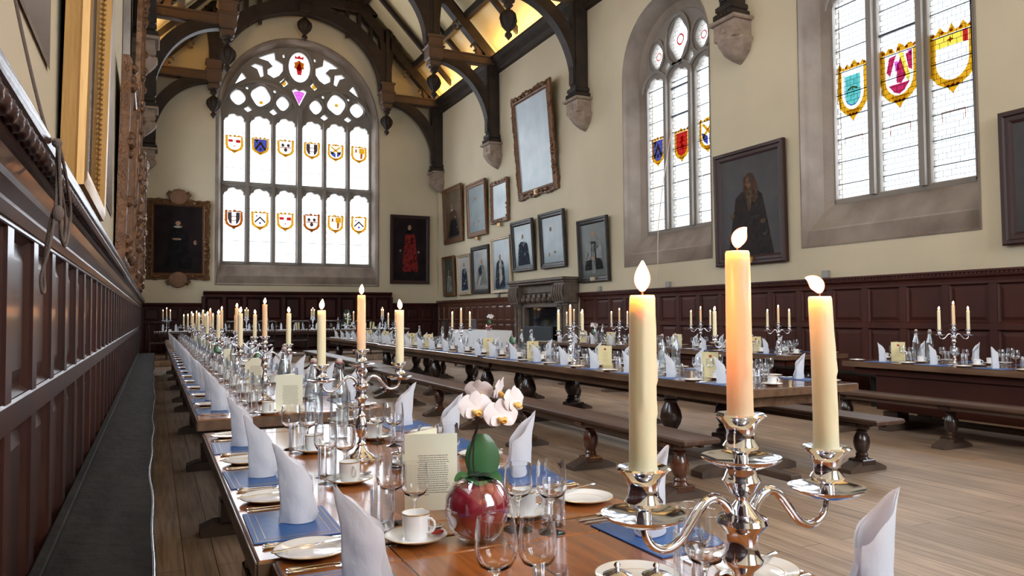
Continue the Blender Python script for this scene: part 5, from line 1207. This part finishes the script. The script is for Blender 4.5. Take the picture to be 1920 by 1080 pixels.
# bottles
BG = 'swing-top water bottles'; n = 0
def bottles(lst, z, where):
    for k, (x, y) in enumerate(lst): place(bot, (x, y, z), random.uniform(0, 6), 'clear swing-top water bottle, %s from the near end of the %s' % (ORD[k], where), BG)
bottles([(.755, 3.385), (.655, 3.46), (.74, 4.88), (.82, 5.38), (.68, 7.45), (.86, 7.7), (.74, 9.6), (.66, 9.75), (.72, 11.8), (.62, 11.95), (.7, 14.0), (.8, 14.1), (.7, 16.2), (.78, 16.3)], .75, 'left table')
bottles([(4.40, 5.86), (4.50, 5.78), (4.42, 8.95), (4.52, 8.85), (4.5, 12.2), (4.6, 12.1), (4.55, 13.6), (4.6, 16.6), (4.7, 16.5)], .75, 'middle table')
bottles([(7.85, 5.55), (7.80, 5.68), (7.95, 8.75), (7.95, 11.3), (8.0, 11.2), (7.95, 12.75), (8.02, 12.6)], .75, 'right-hand tables')
# menu cards
def card(pr, x, y, rz, lab): place(pr, (x, y, .7505), rz, lab, 'standing menu cards')
card(menu_near, .640, 2.045, -.30, 'cream menu card with printed text standing behind the orchid')
card(menu_near, .63, 4.45, -.25, 'cream menu card at the near edge of the table beyond the gap')
for k, y in enumerate((6.35, 8.4, 10.5, 12.6, 14.8)): card(menu_near, .66, y, -.2 + .1 * (k % 3), 'cream menu card, %s beyond the gap on left table' % ORD[k + 1])
for k, (y, x) in enumerate(((5.20, 4.33), (6.85, 4.30), (8.55, 4.30), (10.15, 4.38), (12.9, 4.42), (13.9, 4.42), (16.0, 4.5), (17.4, 4.5))): card(menu_far, x, y, -.38, 'yellow-cream menu card, %s from near end of middle table' % ORD[k])
for k, (y, x) in enumerate(((5.85, 7.60), (8.35, 7.85), (10.1, 7.80), (12.2, 7.85), (13.2, 7.85))): card(menu_far, x, y, -.7, 'yellow-cream menu card, %s from the right on right-hand tables' % ORD[k])
# orchids
OG = 'orchids in claret glass globes'
place(orch, (.717, 1.697, .75), -.35, 'potted orchid with white flowers in claret glass globe, nearest, beside the cup', OG)
def pot(pr, x, y, z, lab, only=None): place(pr, (x, y, z), -.4, lab, OG, only)
place(orch_b, (4.46, 9.35, .75), -.4, 'small claret glass globe with green leaves halfway along middle table', OG)
dup(orch_b, (.80, 6.75, .75), 0, 'claret glass globe with leaves among the glasses on left table', OG)
dup(orch_b, (.62, 8.85, .75), 0, 'claret glass globe deep among the glasses on left table', OG)
dup(orch, (8.0, 12.95, .75), -.4, 'potted orchid in claret globe on the farther right-hand table', OG, sc=1.0)
dup(orch, (7.12, 16.15, .94), -.6, 'potted orchid on the white-clothed serving table', OG, sc=1.0)
# cruets
CR = 'salt and pepper sets'
place(sal0, (.800, 1.215, .75), 0, 'cut glass salt cellar with silver lid at the bottom edge, left of the pair', CR)
dup(sal0, (.865, 1.180, .75), 0, 'cut glass salt cellar with silver lid at the bottom edge, right of the pair', CR)
place(pep0, (4.28, 5.55, .75), 0, 'small glass pepper mill with silver lid near the end of middle table', CR)
dup(pep0, (4.33, 5.48, .75), 0, 'second small glass pepper mill beside the first on middle table', CR)
dup(pep0, (7.95, 4.62, .75), 0, 'small glass pepper mill on the nearest right-hand table', CR)
dup(sal0, (.80, 2.62, .75), 0, 'cut glass salt cellar left of the second candelabrum base', CR); dup(pep0, (.86, 2.70, .75), 0, 'glass pepper mill beside the second candelabrum', CR)
o = dup(pl0, (.905, 1.30, .75), 0, 'small white butter plate behind the salt cellars', 'butter plates')
o = obj('wrapped_sweet', MB().box(-.014, .014, -.008, .008, 0, .007, .002), m_red); o.location = (.583 + .050, 1.765 + -.010, .7655); o.rotation_euler = (0, 0, .5); tag(o, 'tiny red wrapped sweet on the nearest saucer', 'sweet')
# serving table things
o = obj('metal_box', MB().box(-.07, .07, -.07, .07, 0, .26, .006), m_silver); o.location = (7.12, 17.15, .94); tag(o, 'upright shiny metal container on the white-clothed serving table', 'container')

# ------------------------------------------------------------------ high table
HZ = .907
o = obj('added_white_sheet', MB().box(-.01, 7.31, 22.785, 23.665, .9005, .906, .002), m_cloth); tag(o, 'thin white sheet added over high table for its bright line of plates', 'tablecloth')  # white sheet added in place of the bright plates and mats
for k, x in enumerate((.31, 2.45, 4.37, 6.55)): candelabrum(x, 23.25, HZ, (.9, 1.2, 1.1, 1.1)[k], 'silver three-branched candelabrum, %s from the left on high table' % ORD[k], '%s candelabrum from the left, high table' % ORD[k], CG)
for k in range(22):
    x = .22 + .325 * k; rnd = random.Random(k)
    place(naps[k % 3], (x, 23.0 if k % 2 else 23.5, HZ), PI / 2 if k % 2 else -PI / 2, 'white folded napkin on high table, %s from the left' % ORD[k], GN['napkin'])
    dup(pl0, (x + .10, 22.93 if k % 2 else 23.55, HZ), 0, 'white plate on high table, %s from the left' % ORD[k], GN['plate'], ('gold_rim',))
    dup(wa, (x + .12, 23.12, HZ), 0, 'wine glass on high table, %s from the left' % ORD[k], GN['wine'])
    if k % 2: dup(tu, (x + .05, 23.35, HZ), 0, 'tumbler on high table, %s from the left' % ORD[k // 2], GN['tumbler'])
    if k % 2 == 0: dup(cup0, (x + .17, 22.98, HZ), 0, 'white cup on high table, %s from the left' % ORD[k // 2], GN['cup'], ('handle',))
for k, x in enumerate((2.15, 3.05, 5.15)): dup(bot, (x, 23.3, HZ), 0, 'clear water bottle on high table, %s from the left' % ORD[k], BG)
for k, x in enumerate((1.0, 3.8, 6.1)): dup(menu_far, (x, 23.1, HZ), 0, 'cream menu card on high table, %s from the left' % ORD[k], 'standing menu cards')
def make_arrangement():
    t = thing('flower_arrangement', 'x', 'flowers'); rnd = random.Random(9); mb = MB()
    for k in range(230):
        z = .08 + .5 * rnd.random(); r = .17 * (1 - (z / .62) ** 1.3) + .02; a = rnd.random() * 6.3; q = r * (.5 + .6 * rnd.random())
        c = Vector((q * math.cos(a), q * math.sin(a), z)); d = Vector((math.cos(a), math.sin(a), .5 + rnd.random())).normalized() * .055; w2 = d.cross(Vector((0, 0, 1))).normalized() * .016
        mb.add([c, c + d * .5 + w2, c + d, c + d * .5 - w2], [(0, 1, 2, 3)])
    obj('foliage', mb, m_dkleaf, t, 0)
    for k in range(16):
        z = .10 + .42 * rnd.random(); r = .17 * (1 - (z / .62) ** 1.3) + .03; a = -PI / 2 + rnd.uniform(-1.4, 1.4); obj('white_bloom', MB().ball((r * math.cos(a), r * math.sin(a), z), .022, 7, 5), m_petal, t)
    obj('vase', MB().lathe([(0, 0), (.05, 0), (.06, .03), (.04, .09), (.05, .11), (0, .11)], 12), m_silver, t); return t
arr = make_arrangement()
place(arr, (1.28, 23.4, HZ), 0, 'green and white flower arrangement at the left of high table', 'flower arrangements'); place(arr, (5.45, 23.4, HZ), 0, 'green and white flower arrangement at the right of high table', 'flower arrangements')
def make_chair():
    t = thing('dining_chair', 'x', 'chair')
    obj('seat', MB().box(-.24, .24, -.22, .22, .43, .48, .02), m_cork, t)
    for x in (-.21, .21):
        obj('leg', MB().tube([(x, .19, 0), (x, .19, .44)], .022, 8), m_cork, t); obj('leg', MB().tube([(x, -.23, 0), (x, -.20, .45)], .022, 8), m_cork, t)
    mb = MB()
    for s in (-1, 1): mb.tube([(s * .21, -.20, .45), (s * .22, -.25, .75), (s * .245, -.29, .98)], .018, 8)
    mb.tube([(-.26, -.29, .955), (-.235, -.29, 1.0), (-.16, -.295, 1.025), (-.08, -.295, 1.005), (0, -.295, 1.02), (.08, -.295, 1.005), (.16, -.295, 1.025), (.235, -.29, 1.0), (.26, -.29, .955)], .021, 8)
    obj('back_frame', mb, m_cork, t); mb = MB()
    for x in (-.13, -.065, 0, .065, .13): mb.tube([(x * .5, -.21, .48), (x * 1.0, -.25, .72), (x * 1.3, -.29, 1.0)], .009, 6)
    obj('back_splat', mb, m_cork, t); return t
ch = make_chair()
for k in range(8): place(ch, (.10 + .93 * k, 22.40, .15), random.uniform(-.08, .08), 'dark wooden chair with shaped top rail at high table, %s from the left' % ORD[k], 'high table chairs')
place(ch, (8.25, 22.9, .15), PI / 2, 'dark wooden chair at the right end of high table', 'high table chairs')

# ------------------------------------------------------------------ cords and small fittings
o = bpy.data.objects.new('sash_cord', None); COL.objects.link(o); tag(o, 'coiled brown cord knotted over the top of the left panelling', 'cord')
xf = -.262; Y0 = 2.46
def P3(*q): return [(xf + .012 + (x if len(a) > 2 else 0), Y0 + a[0], a[1]) for a in q for x in (0,)]
def smooth(pts, n=5):
    P = [Vector(p) for p in pts]; out = []
    for k in range(len(P) - 1):
        p0, p1, p2, p3 = P[max(k - 1, 0)], P[k], P[k + 1], P[min(k + 2, len(P) - 1)]
        for q in range(n): u = q / n; out.append(.5 * ((2 * p1) + (-p0 + p2) * u + (2 * p0 - 5 * p1 + 4 * p2 - p3) * u * u + (-p0 + 3 * p1 - 3 * p2 + p3) * u ** 3))
    return out + [P[-1]]
obj('coil', MB().tube(smooth([(xf - .13, Y0 - .3, 2.55), (xf - .08, Y0 - .14, 2.15), (xf - .02, Y0 - .02, 1.835), (xf + .006, Y0, 1.80), (xf + .012, Y0 + .03, 1.70), (xf + .014, Y0 + .15, 1.62), (xf + .012, Y0 + .20, 1.56), (xf + .012, Y0 + .14, 1.53), (xf + .014, Y0 + .05, 1.56), (xf + .012, Y0 + .02, 1.66), (xf + .010, Y0 + .01, 1.79)]), .0045, 8), m_cord, o, 60)
obj('coil', MB().tube(smooth([(xf + .010, Y0 + .01, 1.80), (xf + .016, Y0 + .12, 1.74), (xf + .018, Y0 + .27, 1.65), (xf + .014, Y0 + .28, 1.58), (xf + .014, Y0 + .18, 1.52), (xf + .014, Y0 + .06, 1.54), (xf + .016, Y0 + .02, 1.62), (xf + .012, Y0 + .0, 1.79)]), .0045, 8), m_cord, o, 60)
obj('hanging_loop', MB().tube(smooth([(xf + .006, Y0 + .02, 1.79), (xf + .004, Y0 + .02, 1.62), (xf - .01, Y0 + .015, 1.50), (xf - .03, Y0 + .03, 1.42), (xf - .03, Y0 + .06, 1.375), (xf - .03, Y0 + .11, 1.385), (xf - .03, Y0 + .09, 1.44), (xf - .02, Y0 + .05, 1.52), (xf - .005, Y0 + .03, 1.60)]), .0045, 8), m_cord, o, 60)
obj('knot', MB().ball((xf + .006, Y0 + .01, 1.80), .014, 10, 7).ball((xf + .01, Y0 + .02, 1.60), .016, 10, 7, 1.5), m_cord, o, 60)
o = obj('window_cord', MB().tube(smooth([(9.80, 12.62, 5.2), (9.60, 12.64, 4.2), (9.42, 12.62, 3.1), (9.38, 12.60, 2.4), (9.36, 12.58, 1.95)]), .010, 6), m_cordw); tag(o, 'pale cord hanging from the left arched window down to the panelling', 'cord')
for k, (y, w1) in enumerate(((14.9, 'left of the arched window'), (12.3, 'below the pale cord'), (8.35, 'below the right-hand window'), (20.6, 'between fireplace and corner'))):
    o = obj('junction_box', MB().box(-.06, .06, -.06, 0, 0, .12, .008), m_switch); o.location = (XR - .001, y, 1.845); o.rotation_euler = (0, 0, -PI / 2); tag(o, 'small grey metal box on the panelling top, ' + w1, 'box', 'small wall boxes')
for o in bpy.data.objects:     # prototypes never placed are removed
    pass
for o in list(bpy.data.objects):
    if o.parent is None and o.type in ('EMPTY', 'MESH') and not o.get('kind') and (o.get('label') in (None, 'x')):
        for c in list(o.children_recursive): bpy.data.objects.remove(c)
        bpy.data.objects.remove(o)
